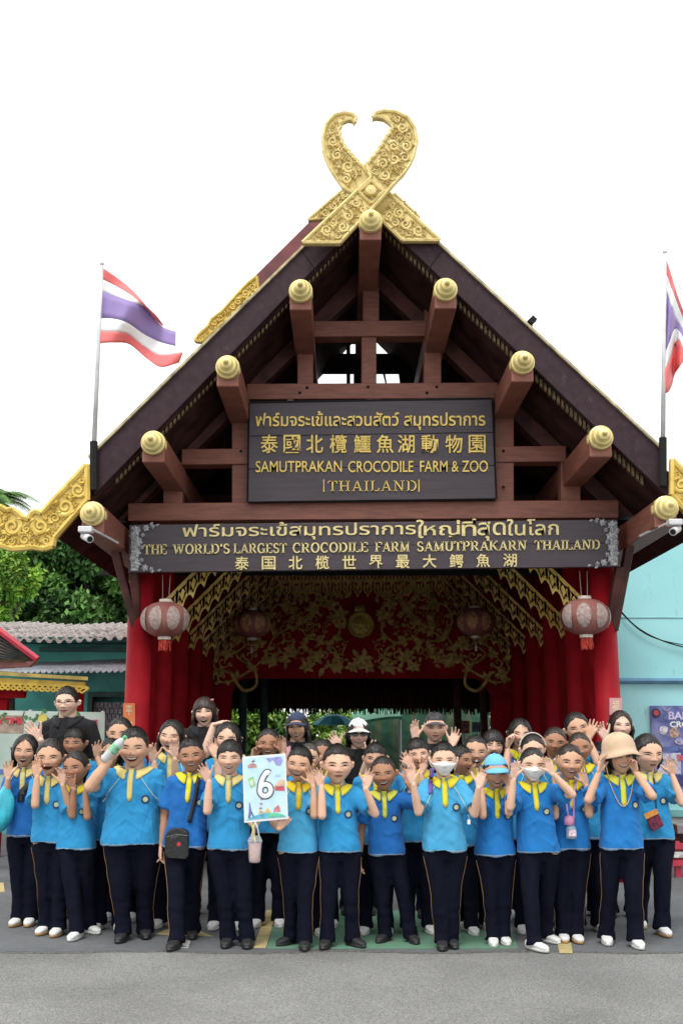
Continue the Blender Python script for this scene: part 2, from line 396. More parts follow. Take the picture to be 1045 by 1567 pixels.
# purlin logs with gold caps
caps = [(567, 338), (460, 445), (682, 443), (348, 562), (800, 555), (234, 678), (920, 670), (141, 787), (1020, 778)]
def purlin(px, py, i):
    c = at(px, py, YB - .3); r = .094
    L0 = YB - .24; L1 = 13.3
    mb = MB()
    w_ = .105; c2 = c.copy(); h1 = c.z - .02
    mb.box(c.x - w_, c.x + w_, L0 + .0, L1, h1 - .15, h1 + .1)
    lg = part(mb, 'purlin_beam', m_wood, bevel=.012)
    mb = MB()
    prof = [(0, -.235), (.018, -.225), (.026, -.19), (.024, -.178), (.05, -.165), (.066, -.135), (.064, -.125), (.086, -.11), (.1, -.07), (.096, -.06), (.112, -.05), (.116, -.02), (.112, .0), (.1, .004), (.1, .014), (.114, .02), (.114, .075), (.1, .085)]
    mb.lathe(prof, (c.x, L0 + .0, c.z + .01), (0, 1, 0), 24)
    o_ = mb.build('gold_cap', m_goldcap, lg, smooth=True); o_.data.set_sharp_from_angle(angle=R(28))
    for m_ in (): pass
for i, (x, y) in enumerate(caps): purlin(x, y, i)

# the open timber frame
def beam(x0, y0, x1, y1, Y=YF, th=.16, m=m_wood, name='beam', sl=0, sr=0):
    pxpart(name, [(x0, y0), (x1, y0 + sl), (x1, y1 + sl), (x0, y1)], Y, th, m)
beam(196, 770, 946, 797, YF - .06, .24, sl=-5, name='tie_beam')
beam(378, 587, 762, 611, YF - .03, .2, sl=-2)
beam(476, 491, 657, 515, YF - .03, .2, sl=-1)
beam(278, 687, 383, 711, YF - .03, .2, sl=-1); beam(756, 683, 866, 707, YF - .03, .2, sl=-1)
for x0, x1, y0, y1 in ((553, 576, 513, 588), (555, 580, 400, 492), (455, 479, 470, 588), (649, 675, 470, 588), (355, 381, 590, 772), (757, 786, 590, 770), (250, 279, 708, 772), (858, 888, 705, 770)):
    pxpart('post', [(x0, y0), (x1, y0), (x1, y1), (x0, y1)], YF, .18, m_wood)
for x in (440, 561, 572, 690):
    pxpart('sign_batten', [(x, 608), (x + 9, 608), (x + 9, 772), (x, 772)], YF - .02, .04, m_wood, 0)
for x, y in ((470, 593), (459, 601), (563, 592), (668, 592), (653, 601), (366, 640), (770, 690), (770, 745), (267, 700), (873, 697), (369, 690)):
    mb = MB(); p = at(x, y, YF - .035); mb.lathe([(.012, -.012), (.016, 0), (.016, .01)], p, (0, 1, 0), 8); part(mb, 'bolt', m_black)
# eave brackets at both ends of the tie beam
for sgn, cx_ in ((-1, 141), (1, 1020)):
    c = at(cx_, 787, YB - .3)
# diagonal struts from the column heads up to the eave logs
for a, b, c_, d in (((163, 822), (176, 822), (214, 962), (203, 968)), ((196, 872), (210, 872), (216, 950), (207, 958)), ((975, 815), (962, 817), (934, 962), (946, 966)), ((955, 868), (943, 868), (928, 950), (937, 955))):
    ya, yb = YF - .25, YF + .02
    pts = []
    mb = MB(); P4 = [at(*a, ya), at(*b, ya), at(*c_, yb), at(*d, yb)]
    mb.prism(P4, (0, .14, 0)); part(mb, 'strut', m_dark, bevel=.01)

# ceiling over the passage, and boards closing the back gable with slits of daylight
z0 = at(560, 862, YR).z
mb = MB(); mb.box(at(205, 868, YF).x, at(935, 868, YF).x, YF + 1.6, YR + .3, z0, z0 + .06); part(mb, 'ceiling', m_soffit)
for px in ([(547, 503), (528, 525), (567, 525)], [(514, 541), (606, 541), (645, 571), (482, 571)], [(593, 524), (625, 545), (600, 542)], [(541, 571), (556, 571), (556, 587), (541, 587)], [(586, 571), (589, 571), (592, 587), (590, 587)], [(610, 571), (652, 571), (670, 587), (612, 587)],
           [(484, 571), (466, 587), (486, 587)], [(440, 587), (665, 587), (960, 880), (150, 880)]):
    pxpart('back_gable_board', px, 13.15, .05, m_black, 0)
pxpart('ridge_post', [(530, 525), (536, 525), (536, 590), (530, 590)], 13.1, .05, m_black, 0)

# columns in five ranks on either side, paper slips on the two front ones
def col(cx_, Y, r):
    g = at(cx_, 1100, Y)
    mb = MB(); top = at(cx_, 835, YF).z if Y < YF + .5 else z0 - .02
    mb.lathe([(r * 1.12, 0), (r * 1.12, .22), (r, .25), (r, top)], (g.x, Y, 0), n=28)
    return part(mb, 'column', m_red, smooth=False, bevel=0)
def vp(x, Y): return 522 + (x - 522) * YF / Y
for k in range(5):
    Y = YF + k * 1.35
    for x in (206, 935):
        c_ = col(vp(x, YF + .12 + k * 1.35), Y + .12, .128)
        c_.data.polygons.foreach_set('use_smooth', [len(p.vertices) == 4 for p in c_.data.polygons])
# low red infill between the inner ranks
for sx in (-1, 1):
    xx = at(206 if sx < 0 else 935, 1100, YF + .12).x + sx * .02
    mb = MB(); mb.box(xx - .03, xx + .03, YF + .3, YR, 0, z0 - .03); part(mb, 'side_panel', m_redwall)

# lace valances: one per rank, level in the middle and dropping to the columns
def lace(Y, first):
    s = YF / Y; mb = MB()
    def q(x, y): return at(522 + (x - 522) * s, HOR + (y - HOR) * s, Y)
    line = [(212, 950), (385, 778), (757, 773), (932, 944)]
    for a, b in zip(line[:-1], line[1:]):
        A, B = q(*a), q(*b)
        mb.prism([A, B, B + Vector((0, 0, .035)), A + Vector((0, 0, .035))], (0, .03, 0))
        L = (B - A).length; n = int(L / .15)
        for k in range(n):
            t = (k + .5) / n; c = A.lerp(B, t); c.y = Y - .004; h = .26; w_ = .068
            u = (B - A).normalized() if abs(A.z - B.z) < .3 else Vector((1, 0, (B - A).normalized().z / (B - A).normalized().x))
            def pt(x, z): return c + u * x + Vector((0, .0, z))
            ol = [(-w_, .0), (-w_, -.13), (-w_ * .8, -.17), (-w_ * .45, -.185), (0, -h), (w_ * .45, -.185), (w_ * .8, -.17), (w_, -.13), (w_, 0)]
            inn = [(x * .66, z * .72 - .018) for x, z in ol]
            m_ = len(ol)
            vs = [pt(*p) for p in ol] + [pt(*p) for p in inn]; vs += [v + Vector((0, .016, 0)) for v in vs]
            fs = []
            for i in range(m_):
                j = (i + 1) % m_; fs += [(i, j, m_ + j, m_ + i), (2 * m_ + i, 3 * m_ + i, 3 * m_ + j, 2 * m_ + j), (i, 2 * m_ + i, 2 * m_ + j, j), (m_ + i, m_ + j, 3 * m_ + j, 3 * m_ + i)]
            mb.add(vs, fs)
            for tri in ([(0, -.035), (-.026, -.09), (0, -.17), (.026, -.09)], [(-.04, -.03), (-.042, -.12), (-.026, -.06)], [(.04, -.03), (.026, -.06), (.042, -.12)], [(-.034, -.13), (-.03, -.165), (-.012, -.16)], [(.034, -.13), (.012, -.16), (.03, -.165)]):
                mb.prism([pt(*p) for p in tri], (0, .012, 0))
    return part(mb, 'gold_lace_valance', m_gold if first else m_golddull)
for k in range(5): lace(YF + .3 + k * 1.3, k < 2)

# red inner wall with its opening and gilded carving
wall_px = [(268, 1120), (268, 862), (842, 862), (842, 1120), (751, 1120), (751, 1062), (738, 1043), (728, 1038), (374, 1038), (362, 1043), (354, 1062), (354, 1120)]
pts = [at(x, y, YR) for x, y in wall_px]
for i in (0, 3, 4, 11): pts[i].z = 0
mb = MB(); mb.prism(pts, (0, .18, 0)); part(mb, 'inner_wall', m_redwall, bevel=.01)
mb = MB(); YO = YR - .015
rng = random.Random(3)
def vine(pl, w0=.03):
    P_ = []
    for i in range(len(pl) - 1):
        p0 = pl[max(i - 1, 0)]; p1 = pl[i]; p2 = pl[i + 1]; p3 = pl[min(i + 2, len(pl) - 1)]
        for t in np.linspace(0, 1, 8, endpoint=False):
            f = lambda a, b, c, d: .5 * (2 * b + (c - a) * t + (2 * a - 5 * b + 4 * c - d) * t * t + (3 * b - a - 3 * c + d) * t ** 3)
            P_.append((f(p0[0], p1[0], p2[0], p3[0]), f(p0[1], p1[1], p2[1], p3[1])))
    P_.append(pl[-1])
    return P_
def addvine(pl, w0=.028, leaves=True):
    for mir in (0, 1):
        Q = [((1104 - x if mir else x), y) for x, y in vine(pl)]
        mb.tube([at(x, y, YO) for x, y in Q], [w0 * (1 - .6 * i / len(Q)) for i in range(len(Q))], 6, flat=(1, .6))
        if leaves:
            for i in range(4, len(Q) - 2, 5):
                a = math.atan2(-(Q[i + 1][1] - Q[i][1]), Q[i + 1][0] - Q[i][0])
                for sg in (-1, 1):
                    if rng.random() < .8: leaf(mb, YO, Q[i][0], Q[i][1], rng.uniform(9, 17), a + sg * rng.uniform(.5, 1.2), .3)
addvine([(300, 1085), (316, 1040), (330, 1010), (324, 985)])
addvine([(352, 1028), (372, 1056), (392, 1048), (388, 1020), (372, 1012), (362, 1000), (380, 985)], .034, False)
addvine([(345, 1046), (380, 1028), (404, 1005), (420, 975), (450, 960), (470, 975), (462, 992)], .024)
addvine([(404, 1005), (430, 1010), (446, 1000), (440, 985)], .024)
addvine([(420, 975), (412, 945), (425, 925), (448, 930), (450, 948), (436, 950)])
addvine([(450, 960), (480, 940), (492, 915), (480, 900), (464, 908), (468, 922)])
addvine([(470, 975), (500, 985), (516, 1000), (508, 1018), (490, 1024)], .026)
addvine([(492, 915), (515, 905), (530, 915)], .022)
addvine([(500, 985), (520, 965), (516, 945), (502, 950)], .022)
addvine([(540, 1022), (552, 1012), (545, 1004)], .02)
for cx_, cy_ in ((470, 1020), (485, 1005), (440, 925), (480, 930), (505, 925), (515, 1020), (455, 905), (395, 985), (368, 975), (350, 1000), (335, 1030), (415, 1012), (520, 940), (575 - 35, 1020)):
    for mir in (0, 1):
        x = 1104 - cx_ if mir else cx_
        for k in range(6): leaf(mb, YO - .005, x, cy_, rng.uniform(9, 15), k * 1.05 + rng.uniform(-.2, .2), .3)
vin = [p for p in wall_px[1:3]]
reg = [(300, 885), (536, 885), (536, 1028), (372, 1028), (352, 1040), (340, 1070), (300, 1070)]
for (x, y, r, a, t, sg) in fillcurls(reg, 4.5, 11, 12, 2, 260, avoid=[(552, 956, 32)]):
    for mir in (0, 1):
        xx = 1104 - x if mir else x; aa = math.pi - a if mir else a; s2 = -sg if mir else sg
        curl(mb, YO - .004, xx, y, r, aa, t * .8, s2, .2, .6)
        for k in range(4): leaf(mb, YO - .008, xx + r * math.cos(aa + k * 1.6), y - r * math.sin(aa + k * 1.6), r * .95, aa + k * 1.6 + s2 * 1.2, .34, .02)
part(mb, 'gilded_vine_carving', m_golddull, smooth=True)
mb = MB(); c = at(552, 956, YO)
mb.lathe([(0, -.06), (.14, -.05), (.17, -.045), (.185, -.06), (.205, -.06), (.225, -.04), (.23, 0)], c, (0, 1, 0), 32)
for k in range(7): leaf(mb, YO - .06, 552, 960, 13, .4 + k * .9, .35)
for a in (1.1, 1.57, 2.05): leaf(mb, YO - .03, 552, 938, 14, a, .4)
part(mb, 'gilded_medallion', mat('medallion_gold', (.5, .36, .07), .35, .15, 8, metal=.3), smooth=True)

# crossed gold finials
def z1(x, y): return (420 + x / 3.483, 150 + y / 3.483)
armA = [(370, 480), (330, 425), (300, 380), (278, 330), (265, 290), (258, 210), (275, 140), (315, 95), (370, 78), (415, 86), (434, 103), (429, 132), (414, 114), (390, 112), (368, 122), (348, 140), (352, 158), (338, 172), (350, 192), (342, 210), (360, 222), (356, 242), (376, 252), (374, 270), (396, 280), (396, 298), (418, 304), (420, 322), (442, 330), (446, 346), (470, 362), (515, 425), (600, 500), (880, 757), (680, 757), (510, 592), (430, 507)]
armB = [(602, 497), (650, 440), (690, 400), (720, 355), (740, 310), (757, 230), (745, 160), (710, 105), (650, 75), (580, 68), (540, 80), (522, 103), (545, 98), (580, 104), (602, 118), (625, 140), (632, 165), (615, 175), (612, 195), (594, 204), (596, 222), (576, 232), (576, 252), (556, 264), (556, 284), (536, 294), (534, 312), (512, 322), (508, 340), (488, 352), (515, 425), (430, 505), (150, 770), (350, 770), (510, 600)]
def ornament(name, outline, Y, th, curls, m, rim=.022, rimskip=()):
    mb = MB(); mb.pxprism(outline, Y, th)
    P_ = [at(x, y, Y - .004) for x, y in outline] + [at(*outline[0], Y - .004)]
    for i in range(len(P_) - 1):
        if i not in rimskip: mb.tube([P_[i], P_[i + 1]], rim, 6)
    for (x, y, r, a, t, s) in curls: curl(mb, Y - .01, x, y, r, a, t, s, .3, .7)
    for (x, y, r, a, t, s) in curls:
        for k in range(4): leaf(mb, Y - .012, x + r * math.cos(a + k * 1.6), y - r * math.sin(a + k * 1.6), r * .8, a + k * 1.6 + s * 1.3, .4, .02)
    return part(mb, name, m)
def curlsalong(pl, r0, r1, step=1.7, seed=1):
    rg = random.Random(seed); o_ = []; Q = vine(pl); acc = 0; side = 1; last = None
    for i in range(1, len(Q)):
        acc += math.hypot(Q[i][0] - Q[i - 1][0], Q[i][1] - Q[i - 1][1]); t = i / len(Q); r = r0 + (r1 - r0) * t
        if acc > r * step:
            acc = 0; side = -side; a = math.atan2(-(Q[i][1] - Q[i - 1][1]), Q[i][0] - Q[i - 1][0])
            o_.append((Q[i][0] + side * r * .35 * math.sin(a), Q[i][1] + side * r * .35 * math.cos(a), r * .8, a + rg.uniform(-.4, .4), 1.4, side))
    return o_
ctr = z1(515, 500)
cA = fillcurls([z1(*p) for p in armA], 2.6, 9.5, 1, 2.6, avoid=[ctr + (30,)]); cB = fillcurls([z1(*p) for p in armB], 2.6, 9.5, 2, 2.6, avoid=[ctr + (21,)])
ornament('crossed_finial', [z1(*p) for p in armA], YB - .08, .08, cA, m_goldpale, .02)
ornament('crossed_finial', [z1(*p) for p in armB], YB - .17, .085, cB, m_goldpale, .02)
mb = MB(); lz = [z1(*p) for p in ((515, 440), (582, 500), (515, 562), (448, 500))]
for i in range(4): mb.tube([at(*lz[i], YB - .18), at(*lz[(i + 1) % 4], YB - .18)], .018, 6)
cx_, cy_ = z1(513, 500)
for k in range(8): leaf(mb, YB - .18, cx_, cy_, 12 if k % 2 == 0 else 9, k * math.pi / 4 + .785 * 0, .35, .02)
mb.lathe([(0, -.06), (.05, -.05), (.06, -.02), (.06, .01)], at(cx_, cy_, YB - .18), (0, 1, 0), 14)
part(mb, 'finial_rosette', m_goldpale)
# a second gable a little behind, whose finial feet and ridge show past the first
pxpart('rear_barge_board', [(567, 246), (567, 300), (380, 470), (350, 462)], YB + 1.5, .1, m_tilered)
ornament('rear_finial', [z1(*p) for p in ((380, 475), (430, 520), (290, 640), (180, 648))], YB + .75, .08, fillcurls([z1(*p) for p in ((380, 475), (430, 520), (290, 640), (180, 648))], 2.5, 7, 5, 2), m_goldpale, .015)
pxpart('rear_barge_board', [(567, 262), (604, 300), (640, 333), (620, 336), (567, 300)], YB + .84, .1, m_tilered)
ornament('rear_finial', [z1(*p) for p in ((640, 510), (600, 540), (700, 640), (772, 634))], YB + .75, .08, curlsalong([z1(*p) for p in ((640, 540), (740, 630))], 6, 5, seed=6), m_goldpale, .015)
def z2(x, y): return (100 + x / 2.75, 380 + y / 2.75)
ornament('rear_eave_carving', [z2(*p) for p in ((806, 118), (812, 170), (700, 285), (575, 392), (545, 388), (560, 365), (600, 330), (615, 300), (660, 265), (700, 220), (735, 180), (770, 145))], YB + .6, .09, fillcurls([z2(*p) for p in ((806, 118), (812, 170), (700, 285), (575, 392), (545, 388), (560, 365), (600, 330), (615, 300), (660, 265), (700, 220), (735, 180), (770, 145))], 2.5, 8, 7, 2), m_gold, .018)
# gold naga tails at the eaves
def z7(x, y): return (x / 3.132, 700 + y / 3.132)
tail = [(418, 35), (420, 205), (262, 385), (255, 425), (215, 438), (160, 430), (60, 438), (0, 420), (-60, 395), (-120, 330), (-110, 250), (-70, 220), (-20, 232), (10, 240), (35, 255), (60, 248), (90, 270), (110, 290), (140, 296), (150, 270), (175, 258), (200, 268), (240, 225)]
tl = [z7(*p) for p in tail]
tcurl = fillcurls(tl, 3.5, 15, 8, 3.5, avoid=[z7(195, 330) + (14,), z7(60, 330) + (14,), z7(120, 395) + (9,), z7(-20, 300) + (12,), z7(10, 380) + (9,), z7(225, 400) + (8,)]) + [(z7(195, 330) + (13, 2.2, 1.5, 1)), (z7(60, 330) + (14, 1, 1.4, -1)), (z7(120, 395) + (9, 0, 1.3, 1)), (z7(-20, 300) + (12, 2, 1.4, 1)), (z7(10, 380) + (9, 2, 1.4, -1)), (z7(225, 400) + (8, 2, 1.4, -1))]
ornament('eave_naga_carving', tl, YB - .06, .12, tcurl, m_gold, .03)
mir = lambda p: (1161.5 - p[0], p[1] - 8)
ornament('eave_naga_carving', [mir(p) for p in tl], YB - .06, .12, [(mir(c_[:2]) + (c_[2], math.pi - c_[3], c_[4], -c_[5])) for c_ in tcurl], m_gold, .03)

# ------------------------------------------------------------------ sign boards
m_board = mat('purple_black_board', (.034, .022, .032), .4, .25, 4, .1, 20, col2=(.05, .036, .047), stretch=(.6, 1, 8))
m_letter = mat('gilt_letters', (.68, .49, .12), .3, .12, 20, metal=.25)
m_letter2 = mat('pale_gilt_letters', (.70, .58, .26), .4, .12, 20)
upq = [(382, 617), (752, 611), (758, 763), (380, 768)]
S = empty('sign_board', at(569, 768, YF - .2), 'upper gate sign board naming the crocodile farm and zoo in four lines of gilt lettering', 'sign')
mb = MB()
for k in range(3):
    f = quadmap(upq, YF - .16); v0, v1 = k / 3 + .002, (k + 1) / 3 - .002
    mb.prism([f(0, v1), f(1, v1), f(1, v0), f(0, v0)], (0, .07, 0))
mb.build('board', m_board, S, bevel=.004)
mb = MB(); f = quadmap(upq, YF - .12)
for a, b in (((0, 0), (1, 0)), ((1, 0), (1, 1)), ((1, 1), (0, 1)), ((0, 1), (0, 0))): mb.tube([f(*a), f(*b)], .022, 4)
mb.build('frame', m_black, S)
YS = YF - .165
def q3(x0, y0, x1, y1):   # a box in the zoomed view of the sign, leaning a hair with the board
    g = lambda x, y: (370 + x / 2.549, 480 + y / 2.549)
    return [g(x0, y0), g(x1, y0 - 3 * (x1 - x0) / 900), g(x1, y1 - 3 * (x1 - x0) / 900), g(x0, y1)]
text('lettering', 'ฟาร์มจระเข้และสวนสัตว์ สมุทรปราการ', q3(55, 383, 948, 458), YS, m_letter, S, .012)
for k, ch in enumerate('泰國北欖鱷魚湖動物園'):
    x = (108, 196, 284, 376, 470, 558, 640, 732, 826, 916)[k]
    text('lettering', ch, q3(x - 33, 474, x + 33, 545), YS, m_letter, S, .008, res=2)
text('lettering', 'SAMUTPRAKAN', q3(55, 576, 390, 620), YS, m_letter, S, .004)
text('lettering', 'CROCODILE', q3(415, 576, 668, 620), YS, m_letter, S, .004)
text('lettering', 'FARM & ZOO', q3(694, 575, 958, 619), YS, m_letter, S, .004)
text('lettering', 'THAILAND', q3(336, 652, 680, 694), YS, m_letter, S, .008, space=1.2, vf=serif_text('THAILAND', .13, .07, .2))
for x in (320, 690):
    mb = MB(); q_ = q3(x - 2, 648, x + 2, 696); f = quadmap(q_, YS)
    mb.prism([f(0, 1, .012), f(1, 1, .012), f(1, 0, .012), f(0, 0, .012)], (0, .012, 0)); mb.build('lettering', m_letter, S)

loq = [(198, 803), (944, 795), (949, 867), (197, 876)]
S = empty('sign_board', at(572, 876, YF - .35), 'long lower gate sign board with silver flower corners, in Thai, English and Chinese', 'sign')
f = quadmap(loq, YF - .32); mb = MB()
for v0, v1 in ((0, .498), (.502, 1)): mb.prism([f(0, v1), f(1, v1), f(1, v0), f(0, v0)], (0, .07, 0))
mb.build('board', m_board, S, bevel=.004)
YS = YF - .325
def ql(x0, y0, x1, y1):   # photo pixels, sloping with the board
    g = lambda x, y: (x, y - .0112 * (x - x0))
    return [g(x0, y0), g(x1, y0), g(x1, y1), g(x0, y1)]
text('lettering', 'ฟาร์มจระเข้สมุทรปราการ', ql(280, 801, 636, 828), YS, m_letter2, S, .009)
text('lettering', 'ใ', ql(637, 796, 648, 824), YS, m_letter2, S, .009)
text('lettering', 'หญ่', ql(648, 797, 703, 824), YS, m_letter2, S, .009)
text('lettering', 'ที่', ql(706, 794.5, 728, 820.5), YS, m_letter2, S, .009)
text('lettering', 'สุด', ql(730, 799, 773, 828), YS, m_letter2, S, .009)
text('lettering', 'ในโลก', ql(775, 795, 854, 820), YS, m_letter2, S, .009)
for wd, x0, x1 in (("THE", 220, 256), ("WORLD'S", 265, 352), ("LARGEST", 358, 439), ("CROCODILE", 448, 563), ("FARM", 574, 626), ("SAMUTPRAKARN", 638, 805), ("THAILAND", 817, 917)):
    o = -.0112 * (x0 - 220)
    text('lettering', wd, ql(x0, 833.5 + o, x1, 849 + o), YS, m_letter2, S, vf=serif_text(wd, .19, .1))
for k, ch in enumerate('泰国北榄世界最大鳄魚湖'):
    x = 370.5 + 40.9 * k; y = 862.5 - .0112 * 40.9 * k
    text('lettering', ch, rectq(x - 10.5, y - 10.5, x + 10.5, y + 10), YS, m_letter2, S, .012, res=2)
m_silver = mat('silver_flower_carving', (.55, .56, .57), .5, .25, 30, .3, 60, col2=(.28, .29, .31))
for sx in (0, 1):
    mb = MB(); g = lambda x, y: ((1145.5 - x) if sx else x, y - (8 if sx else 0)); f_ = quadmap([g(*p) for p in ((202, 806), (213, 806), (212, 873), (201, 873))], YS)
    mb.prism([f_(0, 1, .003), f_(1, 1, .003), f_(1, 0, .003), f_(0, 0, .003)], (0, .003, 0))
    for x, y, r in ((209, 812, 8), (211, 829, 8.5), (209, 846, 8), (209, 863, 8), (224, 808, 6), (234, 806, 4), (222, 869, 6), (232, 871, 4), (203, 820, 5), (204, 838, 5), (203, 855, 5), (219, 819, 4), (217, 857, 4), (217, 838, 4)):
        x, y = g(x, y)
        for k in range(6): leaf(mb, YS - .005, x, y, r, k * 1.05 + x, .42, .02)
        mb.lathe([(0, -.035), (r * .0016, -.03), (r * .002, -.01)], at(x, y, YS), (0, 1, 0), 8)
    for x, y, a in ((238, 804, 0), (241, 873, 0), (229, 803, .3), (230, 874, -.3)):
        x, y = g(x, y); leaf(mb, YS - .004, x, y, 7, (math.pi - a) if sx else a, .3)
    mb.build('corner_carving', m_silver, S)

# ------------------------------------------------------------------ lanterns
m_lred = mat('lantern_cloth', (.24, .075, .058), .7, .25, 5, .1, 30, col2=(.34, .14, .12))
m_lpan = mat('lantern_faded_print', (.44, .375, .345), .7, .3, 34, .0, 30, col2=(.29, .165, .145))
m_lpan2 = mat('lantern_gold_print', (.55, .38, .18), .6, .3, 26, .0, 30, col2=(.33, .06, .04))
m_tas = mat('tassel_red', (.62, .07, .045), .8, .2, 30)
m_cream = mat('cream_ring', (.66, .58, .5), .5, .15, 10)
m_cord = mat('thin_cord', (.3, .25, .2), .8)
def lantern(px, py, rpx, Y, ztop_px, label, gold=False, tassel='fringe'):
    c = at(px, py, Y); r = (at(px + rpx, py, Y) - c).length; hgt = r * .74
    root = empty('paper_lantern', (c.x, Y, c.z - hgt), label, 'lantern', 'paper lanterns hanging in the gate')
    prof = [(r * math.cos(a) ** .8, hgt * math.sin(a)) for a in np.linspace(-1.32, 1.32, 17)]
    mb = MB(); mb.lathe(prof, c, n=48)
    vs = np.array(mb.v); ang = np.arctan2(vs[:, 1] - c.y, vs[:, 0] - c.x)
    k = 1 - .035 * np.abs(np.cos(ang * 4)) ** 6
    vs[:, 0] = c.x + (vs[:, 0] - c.x) * k; vs[:, 1] = c.y + (vs[:, 1] - c.y) * k; mb.v = [tuple(v) for v in vs]
    mb.build('shade', m_lred, root, smooth=True)
    for i in range(8):     # printed panels between the ribs
        a0 = i * math.pi / 4 + .12; mb = MB(); vs = []; n, mm = 8, 8
        for a in np.linspace(-.72, .72, mm):
            wd = .5 * math.sqrt(max(.02, 1 - (a / .76) ** 2))
            for t in np.linspace(-.5, .5, n):
                q = math.pi / 8 + a0 + t * wd * 1.15
                rr = r * math.cos(a) ** .8 + .006
                vs.append((c.x + rr * math.cos(q), c.y + rr * math.sin(q), c.z + hgt * math.sin(a)))
        mb.add(vs, [(j * n + i_, j * n + i_ + 1, (j + 1) * n + i_ + 1, (j + 1) * n + i_) for j in range(mm - 1) for i_ in range(n - 1)])
        mb.build('printed_panel', m_lpan2 if gold else m_lpan, root, smooth=True)
    for sg in (1, -1):
        z = c.z + sg * hgt * .98; mb = MB()
        mb.lathe([(r * .27, 0), (r * .27, sg * hgt * .16), (r * .24, sg * hgt * .17), (r * .24, 0)], (c.x, c.y, z), n=24); mb.build('ring', m_cream, root)
    mb = MB(); top = at(px, ztop_px, Y).z
    for dx in ((-.03, .03) if not gold else (0,)): mb.tube([(c.x + dx, c.y, c.z + hgt * 1.1), (c.x + dx * 1.3, c.y, top)], .004, 5)
    mb.build('cord', m_cord, root)
    mb = MB(); z = c.z - hgt * 1.1
    if gold:
        mb.tube([(c.x, c.y, z), (c.x, c.y, z - .12)], .004, 5); mb.lathe([(.004, 0), (.02, -.03), (.02, -.07), (.008, -.09)], (c.x, c.y, z - .1), n=10)
    else:
        rg = random.Random(int(px))
        for k in range(70):
            a = rg.uniform(0, 6.28); q = r * .22 * math.sqrt(rg.random()); L = rg.uniform(.08, .13) if tassel == 'fringe' else rg.uniform(.03, .13)
            mb.tube([(c.x + q * math.cos(a), c.y + q * math.sin(a), z + .02), (c.x + q * 1.15 * math.cos(a) + rg.uniform(-.01, .01), c.y + q * 1.15 * math.sin(a), z - L)], .006, 4)
    mb.build('tassel', m_tas if not gold else m_cream, root)
    return root
lantern(253, 948, 36.5, YF - .15, 880, 'faded red and white paper lantern hanging left under the long sign', tassel='x')
lantern(895, 944, 37.5, YF - .15, 874, 'faded red and white paper lantern with red fringe hanging right under the long sign')
lantern(386, 955, 29, 15.0, 880, 'dim gold and red lantern hanging inside the gate, left of the medallion', True)
lantern(727, 952, 29, 15.0, 880, 'dim gold and red lantern hanging inside the gate, right of the medallion', True)

# ------------------------------------------------------------------ flags on poles lashed to the eaves
m_pole = mat('pale_pole', (.62, .62, .63), .4, .1, 5)
m_fr = mat('flag_red', (.80, .17, .17), .7, .06, 3); m_fw = mat('flag_white', (.85, .85, .86), .7, .05, 3); m_fb = mat('flag_violet', (.30, .22, .48), .7, .08, 3)
def flag(name_label, top, bot, grid, Y, label):
    b = at(*bot, Y)
    root = empty('flagpole', b, label, 'flag', 'flags flying beside the gate roof')
    mb = MB(); mb.tube([b, at(*top, Y)], [.024, .016], 10); mb.lathe([(.016, 0), (.024, .02), (.0, .05)], at(*top, Y), n=10); mb.build('pole', m_pole, root, smooth=True)
    mb = MB(); q_ = at(bot[0], bot[1] + 60, Y); mb.tube([q_, at(bot[0], bot[1] - 14, Y)], .038, 8); mb.build('pole_socket', m_black, root)
    # grid: rows of stripe edges, each a list of photo points from the hoist outwards
    cols = [m_fr, m_fw, m_fb, m_fw, m_fr]; G = [vine(r) for r in grid]
    n = min(len(g) for g in G); fl = None
    for k in range(5):
        mb = MB(); vs = []
        for t in np.linspace(0, 1, 5):
            for i in range(n):
                x = G[k][i][0] * (1 - t) + G[k + 1][i][0] * t; y = G[k][i][1] * (1 - t) + G[k + 1][i][1] * t
                u = i / (n - 1)
                p = at(x, y, Y + .12 * math.sin(u * 8 + .8 * (k + t)) * min(1, u * 3) + .25 * u); vs.append(p)
        m_ = n
        fs = [(j * m_ + i, j * m_ + i + 1, (j + 1) * m_ + i + 1, (j + 1) * m_ + i) for j in range(4) for i in range(m_ - 1)]
        mb.add(vs, fs)
        o = mb.build('flag_cloth' if k == 0 else 'stripe', cols[k], root if fl is None else fl, smooth=True)
        if fl is None: fl = o
        s_ = o.modifiers.new('thick', 'SOLIDIFY'); s_.thickness = .004
def zf(x, y): return (100 + x / 2.75, 380 + y / 2.75)
flag('l', (156.5, 406), (144, 690), [[zf(*p) for p in r] for r in (
    [(162, 85), (220, 125), (280, 175), (340, 240), (390, 290), (425, 340)],
    [(160, 132), (215, 160), (280, 200), (340, 250), (385, 305), (445, 345)],
    [(157, 183), (215, 203), (285, 228), (345, 250), (400, 325), (466, 352)],
    [(152, 295), (210, 298), (265, 315), (330, 360), (400, 395), (465, 412)],
    [(150, 350), (205, 350), (265, 362), (335, 415), (400, 450), (495, 440)],
    [(147, 400), (205, 397), (270, 404), (345, 465), (405, 500), (478, 480)])], YB - .05, 'flagpole with a streaming red, white and violet striped flag at the left eave')
def zg(x, y): return (650 + x / 2.645, 380 + y / 2.645)
